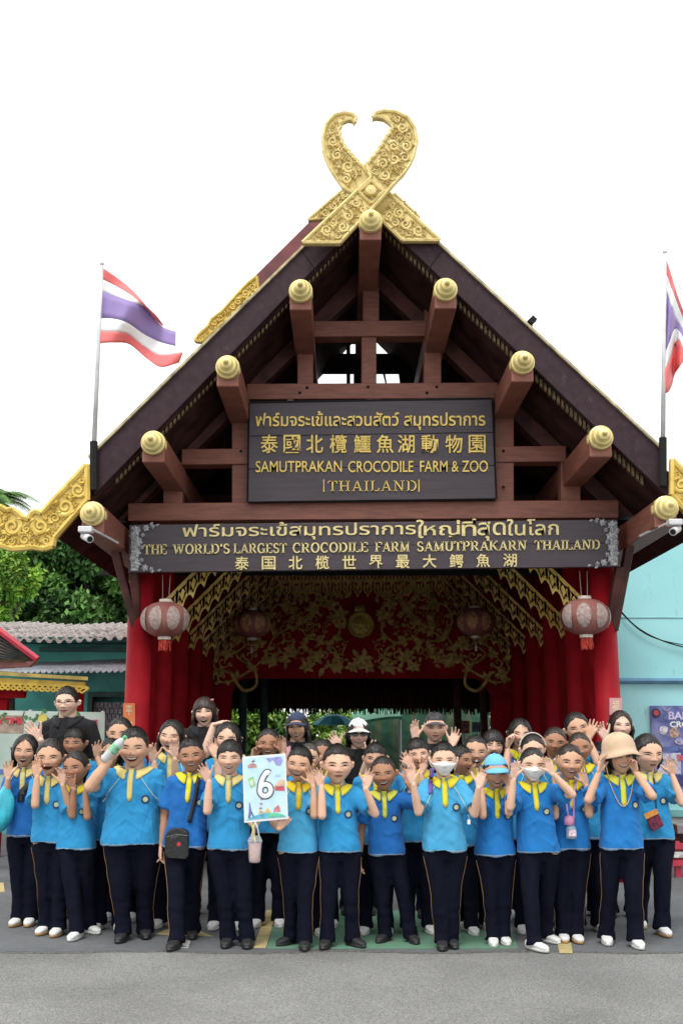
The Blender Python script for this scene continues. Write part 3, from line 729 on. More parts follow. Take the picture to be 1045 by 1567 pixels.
flag('r', (1017, 388), (1013.5, 684), [[zg(*p) for p in r] for r in (
    [(975, 45), (985, 75), (1000, 120), (1015, 175), (1035, 230), (1060, 290)],
    [(968, 90), (985, 130), (1000, 170), (1015, 215), (1035, 265), (1060, 320)],
    [(966, 140), (982, 190), (998, 240), (1012, 280), (1030, 310), (1055, 350)],
    [(962, 460), (975, 420), (990, 370), (1005, 330), (1025, 330), (1050, 380)],
    [(960, 520), (975, 480), (995, 430), (1010, 390), (1028, 370), (1048, 420)],
    [(958, 580), (978, 585), (995, 560), (1010, 510), (1030, 480), (1046, 450)])], YB - .05, 'flagpole with a furled striped flag hanging at the right eave')

# ------------------------------------------------------------------ cameras and a spotlight
m_plast = mat('white_plastic', (.62, .62, .63), .4, .06)
def cctv(px, py, sgn, label):
    c = at(px, py, YB - .42)
    root = empty('security_camera', c, label, 'camera', 'security cameras under the eaves')
    mb = MB(); mb.box(c.x - .07, c.x + .055, c.y - .05, c.y + .05, c.z + .01, c.z + .065); mb.build('housing', m_plast, root, bevel=.01)
    d = Vector((sgn * .08, -.11, -.05)); mb = MB(); mb.tube([c + Vector((0, 0, -.03)) - d * .4, c + Vector((0, 0, -.03)) + d * .6], .035, 14); b = mb.build('camera_body', m_plast, root)
    mb = MB(); e = c + Vector((0, 0, -.03)) + d * .6; mb.tube([e, e + d * .04], .026, 14); mb.build('lens', m_black, b)
    mb = MB(); mb.tube([c + Vector((sgn * .05, .0, .04)), c + Vector((sgn * .10, .2, .03)), c + Vector((sgn * .16, .6, .02))], .011, 6); mb.build('conduit', m_plast, root)
cctv(133, 817, 1, 'white security camera under the left gold eave log')
cctv(1033, 806, -1, 'white security camera under the right gold eave log')
c = at(813, 493, YB + .3); root = empty('floodlight', c, 'small dark floodlight standing on the right roof edge', 'floodlight')
mb = MB(); mb.tube([c + Vector((-.06, 0, -.34)), c], .015, 6); mb.build('stem', m_black, root)
mb = MB(); mb.prism([c + Vector(p) for p in ((-.05, -.04, 0), (.0, -.04, -.03), (.05, -.04, .02), (.01, -.04, .06))], (0, .08, 0)); mb.build('lamp_head', m_black, root)

# ------------------------------------------------------------------ surroundings: left
m_teal = mat('teal_render', (.085, .41, .36), .75, .15, 3, .1, 40)
m_turq = mat('turquoise_render', (.38, .74, .77), .85, .06, 1.2, .06, 30, col2=(.32, .68, .71), spec=.15)
m_dkg = mat('dark_green_frame', (.02, .09, .075), .6, .2)
m_tile = mat('old_grey_tiles', (.42, .38, .36), .8, .25, 9, .3, 40, col2=(.14, .12, .115))
m_zinc = mat('zinc_sheet', (.42, .46, .5), .4, .15, 6, metal=.3)
m_pink = mat('red_fascia', (.5, .035, .07), .5, .12, 6)
m_dtile = mat('dark_roof_tiles', (.13, .115, .105), .8, .3, 12, .3, 50, col2=(.05, .045, .045))
m_ylace = mat('yellow_lace_board', (.62, .42, .05), .5, .12, 10)
m_conc = mat('concrete', (.36, .35, .33), .9, .2, 5, .2, 50)

b0 = at(90, 1118, 16); blg = empty('teal_building', (b0.x, 16, 0), 'low teal rendered building with old grey tile roof and patterned window, left of the gate', 'building')
xl, xr = at(-260, 1100, 16).x, at(232, 1100, 16).x
zt = at(100, 985, 16).z
mb = MB()
wx0, wx1, wz0, wz1 = at(134, 1100, 16).x, at(206, 1100, 16).x, at(134, 1128, 16).z, at(134, 1059, 16).z
mb.box(xl, wx0, 16, 21, 0, zt); mb.box(wx1, xr, 16, 21, 0, zt); mb.box(wx0, wx1, 16, 21, 0, wz0); mb.box(wx0, wx1, 16, 21, wz1, zt); mb.box(wx0, wx1, 16.3, 21, wz0, wz1)
mb.build('wall', m_teal, blg)
mb = MB(); t = .07
mb.box(wx0, wx1, 15.96, 16.1, wz1 - t, wz1); mb.box(wx0, wx1, 15.96, 16.1, wz0, wz0 + t); mb.box(wx0, wx0 + t, 15.96, 16.1, wz0 + t, wz1 - t); mb.box(wx1 - t, wx1, 15.96, 16.1, wz0 + t, wz1 - t)
wf = mb.build('window_frame', m_dkg, blg)
mb = MB(); k = 0; z = wz0 + t + .01; hh = .085
while z + hh < wz1 - t:
    x = wx0 + t + (.0 if k % 2 else -.03)
    while x + .055 < wx1 - t: mb.box(max(x, wx0 + t), x + .05, 16.09, 16.15, z, z + hh * .9); x += .06
    z += hh; k += 1
mb.build('patterned_pane', mat('frosted_grille', (.25, .27, .30), .4, .3, 30), wf)
# tiled roof: wavy sheets in overlapping courses
mb = MB()
for c_ in range(4):
    ya, yb = 15.3 + c_ * .75, 15.3 + c_ * .75 + .95; za = zt + .03 + c_ * .12; zb = za + .15
    n = 560; vs = []
    sag = [.02 * math.sin(i * .013 + c_ * 2) + .012 * math.sin(i * .041 + c_) for i in range(n + 1)]
    for (y, z) in ((ya, za - .035), (ya, za), (yb, zb)):
        for i in range(n + 1):
            x = xl - .2 + (xr - xl + .3) * i / n; vs.append((x, y, z + .032 * max(-.5, math.sin(i * 2 * math.pi / 16.0)) + sag[i]))
    mb.add(vs, [(j * (n + 1) + i, j * (n + 1) + i + 1, (j + 1) * (n + 1) + i + 1, (j + 1) * (n + 1) + i) for j in range(2) for i in range(n)])
mb.build('tile_roof', m_tile, blg)
mb = MB(); mb.box(xl - .1, xr, 15.4, 16, zt - .01, zt + .05); mb.build('fascia', m_dkg, blg)
mb = MB(); n = 90; vs = []
a0, a1 = at(-60, 1030, 14.9), at(216, 1026, 14.9); b0, b1 = at(62, 1015, 15.99), at(232, 1008, 15.99)
for (A, B) in ((a0, a1), (b0, b1)):
    for i in range(n + 1):
        p = A.lerp(B, i / n); vs.append((p.x, p.y, p.z + .02 * math.sin(i * math.pi / 1.5)))
mb.add(vs, [(i, i + 1, n + 2 + i, n + 1 + i) for i in range(n)])
aw = mb.build('metal_awning', m_zinc, blg); s_ = aw.modifiers.new('t', 'SOLIDIFY'); s_.thickness = .012
mb = MB(); mb.box(at(60, 1040, 15.97).x, xr, 15.9, 15.985, at(60, 1012, 15.97).z + .14, at(60, 1012, 15.97).z + .2); mb.build('ledge', m_dkg, blg)

pv = empty('small_pavilion', at(-40, 1118, 13.4) * 1, 'little pavilion with dark tiled roof and yellow lace eave at far left', 'pavilion'); pv.location.z = 0
def prismpx(px, Y, th): mb = MB(); mb.pxprism(px, Y, th); return mb
# roof slope runs down to the right
A, B, B2, A2 = at(-40, 935, 13.6), at(56, 1010, 13.6), at(40, 1014, 13.2), at(-60, 1013, 13.2)
mb = MB(); rows = 9; n = 26
for r_ in range(rows):
    for c_ in range(n):
        t0, t1 = r_ / rows, (r_ + 1.25) / rows; s0, s1 = c_ / n, (c_ + .92) / n
        q_ = lambda s, t: (A.lerp(B, s)).lerp(A2.lerp(B2, s), t)
        off_ = Vector((0, -.03, .02)) * (0 if r_ % 2 else 1)
        p = [q_(s0, t0), q_(s1, t0), q_(s1, min(t1, 1)) + Vector((0, -.035, .03)), q_(s0, min(t1, 1)) + Vector((0, -.035, .03))]
        mb.prism(p, Vector((0, .02, -.02)))
mb.build('tile_roof', m_dtile, pv)
mb = MB(); mb.tube([at(-60, 920, 13.5), at(58, 1009, 13.4)], .045, 6); mb.build('ridge_board', m_pink, pv)
prismpx([(-60, 1013), (54, 1012), (45, 1020), (-60, 1026)], 13.2, .1).build('fascia', mat('plum_fascia', (.16, .05, .06), .6, .2), pv)
mb = MB(); f0, f1 = at(-60, 1034, 12.6), at(131, 1044, 12.6)
mb.prism([f0, f1, at(131, 1049, 12.6), at(-60, 1041, 12.6)], (0, .06, 0)); n = 22
for k in range(n):
    p = at(-60, 1041, 12.6).lerp(at(131, 1049, 12.6), (k + .5) / n); s_ = .078
    o_ = [Vector((0, 0, 0)), Vector((-s_, 0, -s_ * .4)), Vector((-s_ * .4, 0, -s_ * .8)), Vector((0, 0, -s_ * 1.1)), Vector((s_ * .4, 0, -s_ * .8)), Vector((s_, 0, -s_ * .4))]
    for i in range(6): mb.tube([p + o_[i], p + o_[(i + 1) % 6]], .014, 4)
    mb.tube([p + o_[1], p + o_[5]], .012, 4)
mb.build('lace_eave', m_ylace, pv)
mb = MB(); mb.prism([at(-60, 1030, 12.55), at(135, 1041, 12.55), at(131, 1043, 13.5), at(-60, 1026, 13.5)], (0, 0, .04)); mb.build('eave_roof', mat('mustard_sheet', (.4, .3, .07), .6, .2), pv)
prismpx([(-60, 1052), (38, 1052), (36, 1068), (-60, 1068)], 12.9, .12).build('beam', m_redwall, pv)
prismpx([(-60, 1068), (20, 1068), (20, 1100), (-60, 1100)], 13.3, .1).build('shutter', m_dkg, pv)
for x in (8, 122):
    g = at(x, 1060, 13.1); mb = MB(); mb.box(g.x - .05, g.x + .05, 13.05, 13.15, 0, at(x, 1045, 13.1).z); mb.build('post', m_redwall, pv)

m_ban = mat('banner_vinyl', (.50, .56, .50), .5, .2, 4, col2=(.34, .44, .40))
m_banb = mat('banner_brown', (.34, .25, .2), .6, .25, 9)
m_rt = mat('banner_red_print', (.55, .02, .05), .6, .05)
m_leafp = mat('banner_leaf_print', (.05, .17, .05), .6, .2, 9)
m_blp = mat('banner_blue_print', (.1, .16, .42), .6, .1)
def banner(px, label, tx, brown=None):
    Y = 11.6; root = empty('banner', at((px[0][0] + px[1][0]) / 2, 1118, Y), label, 'banner', 'show time banners on the left'); root.location.z = 0
    prismpx(px, Y, .02).build('sheet', m_ban, root)
    for x in (px[0][0] + 3, px[1][0] - 3):
        g = at(x, px[0][1], Y + .04); mb = MB(); mb.tube([(g.x, Y + .05, 0), (g.x, Y + .05, g.z)], .02, 8); mb.build('post', m_pole, root)
    if brown: prismpx(brown, Y - .004, .003).build('print', m_banb, root)
    text('lettering', 'SHOW TIME', tx, Y - .006, m_rt, root, .03, d=.004)
    rg = random.Random(int(px[0][0]) + 5); mb = MB()
    for k in range(5):
        x = rg.uniform(px[0][0] + 10, px[1][0] - 10); y = px[0][1] + rg.uniform(1, 6)
        mb.tube([at(x, y, Y - .004), at(x + rg.uniform(-6, 6), y + 10, Y - .004), at(x + rg.uniform(-12, 12), y + 18, Y - .004)], .007, 4)
        for j in range(5): leaf(mb, Y - .003, x + rg.uniform(-9, 9), y + rg.uniform(0, 14), rg.uniform(5, 9), rg.uniform(0, 6.3), .4, .002)
    mb.build('printed_vines', m_leafp, root)
    return root
b1 = banner([(-70, 1086), (50, 1088), (50, 1215), (-70, 1215)], 'printed show time banner with brown panel at the left edge', rectq(-32, 1098, 35, 1108), [(-64, 1093), (38, 1095), (36, 1122), (-64, 1121)])
b2 = banner([(50, 1088), (161, 1090), (159, 1200), (50, 1215)], 'pale green show time banner behind the man in black', rectq(98, 1101, 150, 1112))
prismpx([(-60, 1178), (8, 1177), (8, 1184), (-60, 1184)], 11.59, .008).build('print', m_blp, b1)
prismpx([(60, 1112), (74, 1112), (74, 1117), (60, 1117)], 11.59, .008).build('print', m_blp, b2)
mb = MB(); mb.lathe([(.0, -.01), (.05, -.009), (.05, .0)], at(66, 1100, 11.59), (0, 1, 0), 14); mb.build('emblem', mat('emblem_yellow', (.6, .5, .1), .6), b2)

# trees
def tree(px, py, Y, rx, rz, n, leafsz, cols, label, cat='tree', name='broadleaf_tree', seed=1, ry=None, trunk=True, group='trees behind the left building', clumps=60, droop=.25):
    rg = np.random.default_rng(seed); c = at(px, py, Y); s = (at(px + 1, py, Y) - c).length
    a, bz, d = rx * s, rz * s, (ry or rx) * s
    root = empty(name, (c.x, Y, 0), label, cat, group)
    cc = []
    while len(cc) < clumps:
        p = rg.uniform(-1, 1, 3)
        if .25 < np.linalg.norm(p) < 1: cc.append(p * rg.uniform(.8, 1.02))
    cc = np.array(cc); k = rg.integers(0, clumps, n); cs = rg.uniform(.16, .34, clumps)
    v_ = rg.normal(size=(n, 3)); v_ /= np.linalg.norm(v_, axis=1)[:, None]
    P_ = cc[k] + v_ * (rg.random(n) ** .45 * cs[k])[:, None]
    P_ = P_ * np.array([a, d, bz]) + np.array([c.x, Y, c.z])
    u = rg.normal(size=(n, 3)); u[:, 2] -= droop * 2; u /= np.linalg.norm(u, axis=1)[:, None]
    w_ = np.cross(u, rg.normal(size=(n, 3)) * .6 + np.array([0, 0, 1])); w_ /= np.linalg.norm(w_, axis=1)[:, None] + 1e-9
    L = leafsz * rg.uniform(.6, 1.3, n)[:, None]
    V = np.stack([P_ - w_ * L * .02, P_ + u * L * .5 + w_ * L * .24, P_ + u * L, P_ + u * L * .5 - w_ * L * .24], 1).reshape(-1, 3)
    me = bpy.data.meshes.new('crown'); me.vertices.add(4 * n); me.vertices.foreach_set('co', V.ravel())
    me.loops.add(4 * n); me.loops.foreach_set('vertex_index', np.arange(4 * n)); me.polygons.add(n); me.polygons.foreach_set('loop_start', np.arange(n) * 4)
    for m_ in cols: me.materials.append(m_)
    mi = (rg.random(clumps) * len(cols)).astype(int)[k]; mi = np.where(rg.random(n) < .2, (rg.random(n) * len(cols)).astype(int), mi)
    me.update(); me.polygons.foreach_set('material_index', mi.astype(np.int32)); me.update(calc_edges=True); me.validate()
    o = bpy.data.objects.new('crown', me); C.objects.link(o); adopt(o, root)
    if trunk:
        mb = MB(); h = c.z; mb.tube([(c.x, Y, 0), (c.x + .1, Y, h * .4), (c.x, Y, h)], [.22 * a / 3 + .05, .16 * a / 3 + .04, .05], 9)
        for q in cc[:14]:
            e = Vector(q * np.array([a, d, bz]) * .9 + np.array([c.x, Y, c.z])); b_ = Vector((c.x, Y, h * .62)); mb.tube([b_, b_.lerp(e, .5) + Vector((0, 0, .15)), e], [.07, .045, .015], 5)
        mb.build('trunk', mat('bark', (.09, .065, .045), .9, .3, 8, .5, 30), root)
    return root
def lm(name, col):
    m = mat(name, col, .55, .3, 2.5, spec=.3); b = m.node_tree.nodes['Principled BSDF']
    return m
g1 = [lm('leaf_dark', (.055, .14, .032)), lm('leaf_mid', (.095, .21, .042)), lm('leaf_deep', (.035, .09, .024))]
g2 = [lm('leaf_lime', (.27, .45, .06)), lm('leaf_fresh', (.20, .36, .05)), lm('leaf_olive', (.10, .21, .035))]
tree(120, 900, 26, 105, 95, 42000, .19, g1, 'dense dark green broadleaf tree rising over the tiled roof', seed=2)
tree(30, 905, 30, 110, 110, 18000, .22, g1, 'dark tree far left, behind the lime green tree', seed=4)
tree(230, 905, 31, 80, 100, 16000, .21, g1, 'dark tree half hidden behind the left columns', seed=9)
tree(-2, 895, 20, 56, 72, 15000, .12, g2, 'feathery lime green tree at the left edge under the gold eave carving', seed=3, clumps=46)
# palm
pm = empty('palm_tree', at(-12, 1118, 28), 'palm with arching fronds at the far left, above the gold eave carving', 'tree', 'trees behind the left building'); pm.location.z = 0
hd = at(-14, 768, 28); mb = MB(); mb.tube([(hd.x - .4, 28, 0), (hd.x - .1, 28, hd.z * .5), hd], [.2, .16, .12], 9); mb.build('trunk', MATS['bark'], pm)
rg = random.Random(5)
for k in range(22):
    a = k * 2.4 + rg.uniform(-.3, .3); el = rg.uniform(.1, 1.1); L = rg.uniform(1.0, 1.7); P_ = []
    for i in range(9):
        t = i / 8; P_.append(hd + Vector((math.cos(a) * L * t * math.cos(el * (1 - .3 * t)), math.sin(a) * L * t * math.cos(el * (1 - .3 * t)), L * (math.sin(el) * t - .75 * t * t))))
    mb = MB(); mb.tube(P_, [.02 - .0018 * i for i in range(9)], 5)
    for i in range(1, 40):
        t = i / 40; j = min(7, int(t * 8)); p = P_[j].lerp(P_[j + 1], t * 8 - j); d = (P_[j + 1] - P_[j]).normalized(); sd_ = d.cross(Vector((0, 0, 1))).normalized()
        for sg in (-1, 1):
            e = p + (sd_ * sg * .8 + d * .7 + Vector((0, 0, -.35))) * .42 * math.sin(math.pi * (t * .85 + .12)); q_ = d * .018
            mb.add([p - q_, p + q_, e], [(0, 1, 2)])
    mb.build('frond', g2[1] if k % 2 else g1[1], pm)

# ------------------------------------------------------------------ surroundings: right
YW = 13.8; xw = at(946, 1100, YW).x
tw = empty('turquoise_building', (xw + 3, YW, 0), 'tall pale turquoise rendered building beside the right columns', 'building')
zb = at(1000, 1250, YW).z; ztop = at(1040, 800, YW).z
mb = MB(); mb.box(xw, xw + 9, YW, YW + 6, zb, ztop); wl = mb.build('wall', m_turq, tw)
mb = MB(); mb.box(xw, xw + 9, YW - .02, YW + 5.9, 0, zb - .003); mb.build('plinth', mat('grey_plinth', (.42, .43, .40), .85, .15, 4), tw)
zp = at(1000, 1042, YW).z; mb = MB(); mb.tube([(xw, YW - .03, zp), (xw + 9, YW - .03, zp)], .035, 8); mb.build('pipe', mat('blue_pipe', (.11, .27, .42), .5, .1), tw)
zp = at(1000, 946, YW).z; mb = MB(); mb.box(xw, xw + 9, YW - .008, YW - .001, zp, zp + .012); mb.build('joint', mat('wall_joint', (.22, .44, .46), .8), tw)
zp = at(1000, 1247, YW).z; mb = MB(); mb.box(xw, xw + 9, YW - .05, YW - .001, zp - .02, zp + .06); mb.build('skirting', mat('teal_band', (.18, .45, .45), .7), tw)
# streaks of grime from the eave drips
m = m_turq.node_tree; bs = m.nodes['Principled BSDF']; old = bs.inputs['Base Color'].links[0].from_socket
tc = m.nodes.new('ShaderNodeTexCoord'); mp = m.nodes.new('ShaderNodeMapping'); mp.inputs['Scale'].default_value = (5, 1, .9); m.links.new(tc.outputs['Object'], mp.inputs[0])
nz = m.nodes.new('ShaderNodeTexNoise'); nz.inputs['Scale'].default_value = 1.6; nz.inputs['Detail'].default_value = 8; nz.inputs['Roughness'].default_value = .7; m.links.new(mp.outputs[0], nz.inputs[0])
mr = m.nodes.new('ShaderNodeMapRange'); mr.inputs[1].default_value = .60; mr.inputs[2].default_value = .70; mr.inputs[4].default_value = .6; m.links.new(nz.outputs[0], mr.inputs[0])
mx = m.nodes.new('ShaderNodeMix'); mx.data_type = 'RGBA'; mx.inputs[7].default_value = (.16, .2, .19, 1); m.links.new(mr.outputs[0], mx.inputs[0]); m.links.new(old, mx.inputs[6]); m.links.new(mx.outputs[2], bs.inputs['Base Color'])
for pl, r_ in (([(950, 936), (968, 955), (990, 970), (1020, 983), (1060, 994)], .009), ([(950, 938), (975, 962), (1000, 976), (1030, 984), (1060, 989)], .006)):
    mb = MB(); mb.tube([at(x, y, YW - .06) for x, y in vine(pl)], r_, 5); o = mb.build('cable', m_black); tag(o, 'black cable sagging across the turquoise wall' if r_ > .008 else 'thinner cable looped over the black one on the turquoise wall', 'cable')
pt = empty('poster', at(1025, 1140, YW - .05), 'blue and violet poster pasted on the turquoise wall at the right edge', 'poster')
prismpx([(994, 1080), (1092, 1080), (1092, 1206), (1000, 1206)], YW - .04, .02).build('sheet', mat('poster_blue', (.05, .07, .26), .5, .3, 6, col2=(.26, .28, .52)), pt)
YP = YW - .043
text('lettering', 'BABY', rectq(1022, 1089, 1064, 1101), YP, mat('poster_lilac', (.62, .58, .85), .5), pt, .03, d=.006)
text('lettering', 'CROCO', rectq(1024, 1104, 1074, 1113), YP, mat('poster_white', (.8, .84, .8), .5), pt, .03, d=.006)
prismpx([(1003, 1144), (1037, 1142), (1037, 1149), (1004, 1150)], YP, .006).build('print', m_blp, pt)
prismpx([(1004, 1154), (1041, 1152), (1041, 1184), (1006, 1186)], YP, .006).build('print', mat('poster_panel', (.6, .58, .75), .5, .2, 20), pt)
prismpx([(1002, 1186), (1090, 1186), (1090, 1204), (1003, 1204)], YP, .006).build('print', mat('poster_navy', (.05, .05, .22), .5, .2, 20), pt)
mb = MB(); mb.lathe([(0, -.012), (.055, -.011), (.055, 0)], at(1003, 1091, YP), (0, 1, 0), 18)
for k, (x_, y_, r_, c_) in enumerate(((1015, 1118, 7, (.62, .62, .7)), (1030, 1122, 9, (.5, .33, .25)), (1040, 1160, 6, (.6, .12, .15)), (1012, 1164, 5, (.3, .45, .7)), (1022, 1176, 6, (.65, .5, .2)), (1030, 1165, 5, (.2, .4, .3)), (1038, 1135, 6, (.42, .4, .6)))):
    m2 = MB(); P5 = [at(x_ + r_ * math.cos(q) * random.uniform(.6, 1.2), y_ + r_ * math.sin(q) * random.uniform(.6, 1.2), YP - .004 - k * .0008) for q in np.linspace(0, 2 * math.pi, 11, endpoint=False)]
    m2.prism(P5, (0, .003, 0)); m2.build('print', mat('poster_print_%d' % k, c_, .5, .3, 25), pt)
em = mb.build('emblem', mat('poster_dark_disc', (.02, .02, .06), .5), pt)
mb = MB(); mb.lathe([(0, -.016), (.034, -.0155), (.034, 0)], at(1003, 1091, YP), (0, 1, 0), 18); mb.build('emblem_centre', mat('poster_red', (.5, .05, .06), .5), em)
mb = MB(); q_ = at(1019, 1086, YP)
for sg in (-1, 1): mb.prism([q_ + Vector((0, -.01, -.02)), q_ + Vector((sg * .05, -.01, .025)), q_ + Vector((sg * .03, -.01, -.0))], (0, .008, 0))
mb.build('print', MATS['poster_white'], pt)
bn = empty('concrete_bench', at(1060, 1290, 12.6), 'grey concrete ledge at the right edge behind the waving girl', 'bench'); bn.location.z = 0
g = at(1028, 1280, 12.7); mb = MB(); mb.box(g.x, g.x + 3, 12.5, 13.1, .32, .42); mb.build('slab', m_conc, bn, bevel=.01)
mb = MB(); mb.box(g.x + .1, g.x + .4, 12.6, 13, 0, .318); mb.build('foot', m_conc, bn)
rr = empty('red_barrier', at(1040, 1300, 11.4), 'red and white striped low barrier at the right edge', 'barrier'); rr.location.z = 0
g = at(1026, 1300, 11.3)
for k, z in enumerate((.12, .2, .28)):
    mb = MB(); mb.box(g.x, g.x + 2.2, 11.3, 11.35, z, z + .055); mb.build('rail', m_pink if k != 1 else m_wht, rr)
for x in (.05, 1.9): mb = MB(); mb.box(g.x + x, g.x + x + .06, 11.352, 11.4, 0, .35); mb.build('post', m_pink, rr)

# ------------------------------------------------------------------ the hall beyond the red wall
hl = empty('inner_hall', (0, 21, 0), 'dark roofed hall seen through the gate opening', 'building')
x0, x1 = at(250, 1038, YR + .3).x, at(860, 1038, YR + .3).x
mb = MB(); mb.box(x0, x1, YR + .4, 25, 3.1, 3.2); mb.build('roof', m_soffit, hl)
for xx, pl in ((x0, 0), (x1, 1)): mb = MB(); mb.box(xx - .05, xx + .05, YR + .2, 22.5, 0, 3.1); mb.build('wall', m_dark, hl)
ze = at(550, 1092, 21.5).z; rg = random.Random(4); mb = MB()
for k in range(900):       # ragged fringe of palm thatch hanging from the hall eave
    x = rg.uniform(x0, x1); y = 21.5 + rg.uniform(-.15, .3); z = ze + rg.uniform(-.03, .12); L = rg.uniform(.4, .8)
    mb.tube([(x, y, z), (x + rg.uniform(-.05, .05), y + .25, z + L)], .012, 4)
mb.build('thatch_eave', mat('red_brown_thatch', (.09, .03, .022), .9, .35, 20), hl)
mb = MB(); mb.prism([(x0, 21.75, ze + .1), (x1, 21.75, ze + .1), (x1, 23.2, 3.0), (x0, 23.2, 3.0)], (0, .05, .1)); mb.build('thatch_roof', m_dark, hl)
for x in (372, 404, 700, 740):
    g = at(x, 1100, 20.5); mb = MB(); mb.tube([(g.x, 20.5, 0), (g.x, 20.5, 3.1)], .075, 10); mb.build('post', m_dkg if x < 500 else m_dark, hl)
for x, y, Y, rx, rz, n, c_, sd_, lb in ((395, 1130, 29, 60, 55, 7000, g2, 11, 'sunlit leafy shrub seen through the left of the gate opening'), (480, 1135, 31, 42, 45, 5000, g2, 12, 'leafy shrub behind the woman in the navy cap'), (440, 1150, 27, 40, 40, 4000, g1, 13, 'darker shrub low behind the girl with raised hands'), (540, 1120, 36, 70, 50, 5000, g2, 16, 'far pale shrub beyond the green awning'), (720, 1120, 33, 40, 40, 3000, g2, 14, 'green shrub seen at the right of the gate opening')):
    tree(x, y, Y, rx, rz, n, .16, c_, lb, 'shrub', 'garden_shrub', sd_, trunk=True, group='shrubs beyond the gate')
cf = empty('corrugated_fence', at(620, 1118, 26), 'green and white corrugated fence beyond the gate', 'fence'); cf.location.z = 0
for k in range(22):
    x = 545 + k * 9.3; a = at(x, 1118, 26); b = at(x + 9.2, 1118, 26)
    mb = MB(); mb.box(a.x, b.x, 26, 26.04, 0, at(x, 1084, 26).z); mb.build('fence_slat', mat('fence_green', (.05, .15, .09), .6, .2) if k % 3 else mat('fence_pale', (.12, .16, .09), .6, .2), cf)
aw = empty('green_awning', at(590, 1100, 25), 'curved green awning beyond the gate', 'awning'); aw.location.z = 0
mb = MB(); vs = []
for i in range(11):
    t = i / 10; p = at(540 + 75 * t, 1106 - 10 * math.sin(t * 1.6), 24.5); vs += [p, p + Vector((0, 1.2, .25))]
mb.add(vs, [(2 * i, 2 * i + 2, 2 * i + 3, 2 * i + 1) for i in range(10)]); o = mb.build('canvas', mat('awning_green', (.12, .5, .28), .6, .1), aw); s_ = o.modifiers.new('t', 'SOLIDIFY'); s_.thickness = .06
for x in (545, 612): g = at(x, 1100, 25); mb = MB(); mb.tube([(g.x, 25, 0), (g.x, 25, at(x, 1102, 25).z)], .03, 6); mb.build('pole', m_pole, aw)
um = empty('blue_parasol', at(512, 1118, 23.5), 'turquoise parasol beyond the gate, left of the white cap', 'parasol'); um.location.z = 0
g = at(512, 1108, 23.5); mb = MB(); mb.lathe([(.48, -.02), (.46, .02), (.25, .16), (.02, .22)], g, n=10); mb.build('canopy', mat('parasol_blue', (.10, .62, .80), .6, .12), um)
mb = MB(); mb.tube([(g.x, g.y, 0), (g.x, g.y, g.z + .15)], .02, 6); mb.build('pole', m_pole, um)
for k, (x0_, x1_, y0, y1, m_, lb) in enumerate(((703, 718, 1103, 1122, mat('sign_redwhite', (.5, .22, .2), .6, .3, 12), 'small red and white notice board beyond the gate'), (722, 738, 1105, 1120, mat('sign_blue', (.25, .36, .5), .6, .3, 12), 'small blue and white notice board beyond the gate'))):
    r_ = empty('notice_board', at((x0_ + x1_) / 2, 1118, 22.6), lb, 'sign'); r_.location.z = 0
    prismpx([(x0_, y0), (x1_, y0), (x1_, y1), (x0_, y1)], 22.6, .04).build('panel', m_, r_)
    g = at((x0_ + x1_) / 2, y1, 22.65); mb = MB(); mb.tube([(g.x, 22.65, 0), g], .025, 6); mb.build('post', m_pole, r_)
# paper slips on the front columns, a small box sign by the inner wall on each side
for (px, Yc, m_, lb, tx) in ([(189, 1076), (207, 1076), (207, 1122), (189, 1122)], YF - .025, mat('orange_paper', (.72, .2, .07), .7, .08), 'orange paper slip with Chinese writing on the left front column', '平安'), ([(932, 1068), (951, 1068), (951, 1094), (932, 1094)], YF - .025, mat('faded_pink_paper', (.62, .3, .32), .7, .12), 'faded pink paper slip on the right front column', '福'):
    r_ = empty('paper_slip', at((px[0][0] + px[1][0]) / 2, px[2][1], Yc), lb, 'paper slip')
    prismpx(px, Yc, .012).build('paper', m_, r_)
    n = len(tx); h = (px[2][1] - px[0][1]) / n
    for i, ch in enumerate(tx): text('lettering', ch, rectq(px[0][0] + 4, px[0][1] + h * i + 4, px[1][0] - 4, px[0][1] + h * (i + 1) - 4), Yc - .002, mat('slip_gold', (.75, .62, .4), .6), r_, .01, d=.003)
for px, lb, m_ in (([(284, 1094), (314, 1094), (314, 1180), (284, 1180)], 'green and white notice panel by the left inner wall', m_dkg), ([(792, 1088), (828, 1088), (828, 1200), (792, 1200)], 'teal panel standing by the right inner wall', m_teal)):
    r_ = empty('panel_board', at(px[0][0], 1118, YR - .3), lb, 'panel'); r_.location.z = 0
    q_ = [at(x, y, YR - .3) for x, y in px]; q_[2].z = q_[3].z = 0
    mb = MB(); mb.prism(q_, (0, .08, 0)); mb.build('panel', m_, r_)
    mb = MB(); e = q_[0]; mb.box(e.x - .02, q_[1].x + .02, YR - .33, YR - .19, e.z + .002, e.z + .05); mb.build('cap', m_dark, r_)

# ------------------------------------------------------------------ people
def vnoise(P, seed=0):
    P = np.asarray(P, float); i = np.floor(P).astype(np.int64); f = P - i; f = f * f * (3 - 2 * f)
    def h(a, b, c):
        n = (a * 374761393 + b * 668265263 + c * 2147483647 + seed * 974711) & 0xffffffff
        n = ((n ^ (n >> 13)) * 1274126177) & 0xffffffff
        return ((n ^ (n >> 16)) & 0xffff) / 32767.5 - 1
    r = 0
    for dx in (0, 1):
        for dy in (0, 1):
            for dz in (0, 1):
                wt = (f[:, 0] if dx else 1 - f[:, 0]) * (f[:, 1] if dy else 1 - f[:, 1]) * (f[:, 2] if dz else 1 - f[:, 2])
                r = r + wt * h(i[:, 0] + dx, i[:, 1] + dy, i[:, 2] + dz)
    return r
def sstep(a, b, x): t = np.clip((x - a) / (b - a), 0, 1); return t * t * (3 - 2 * t)

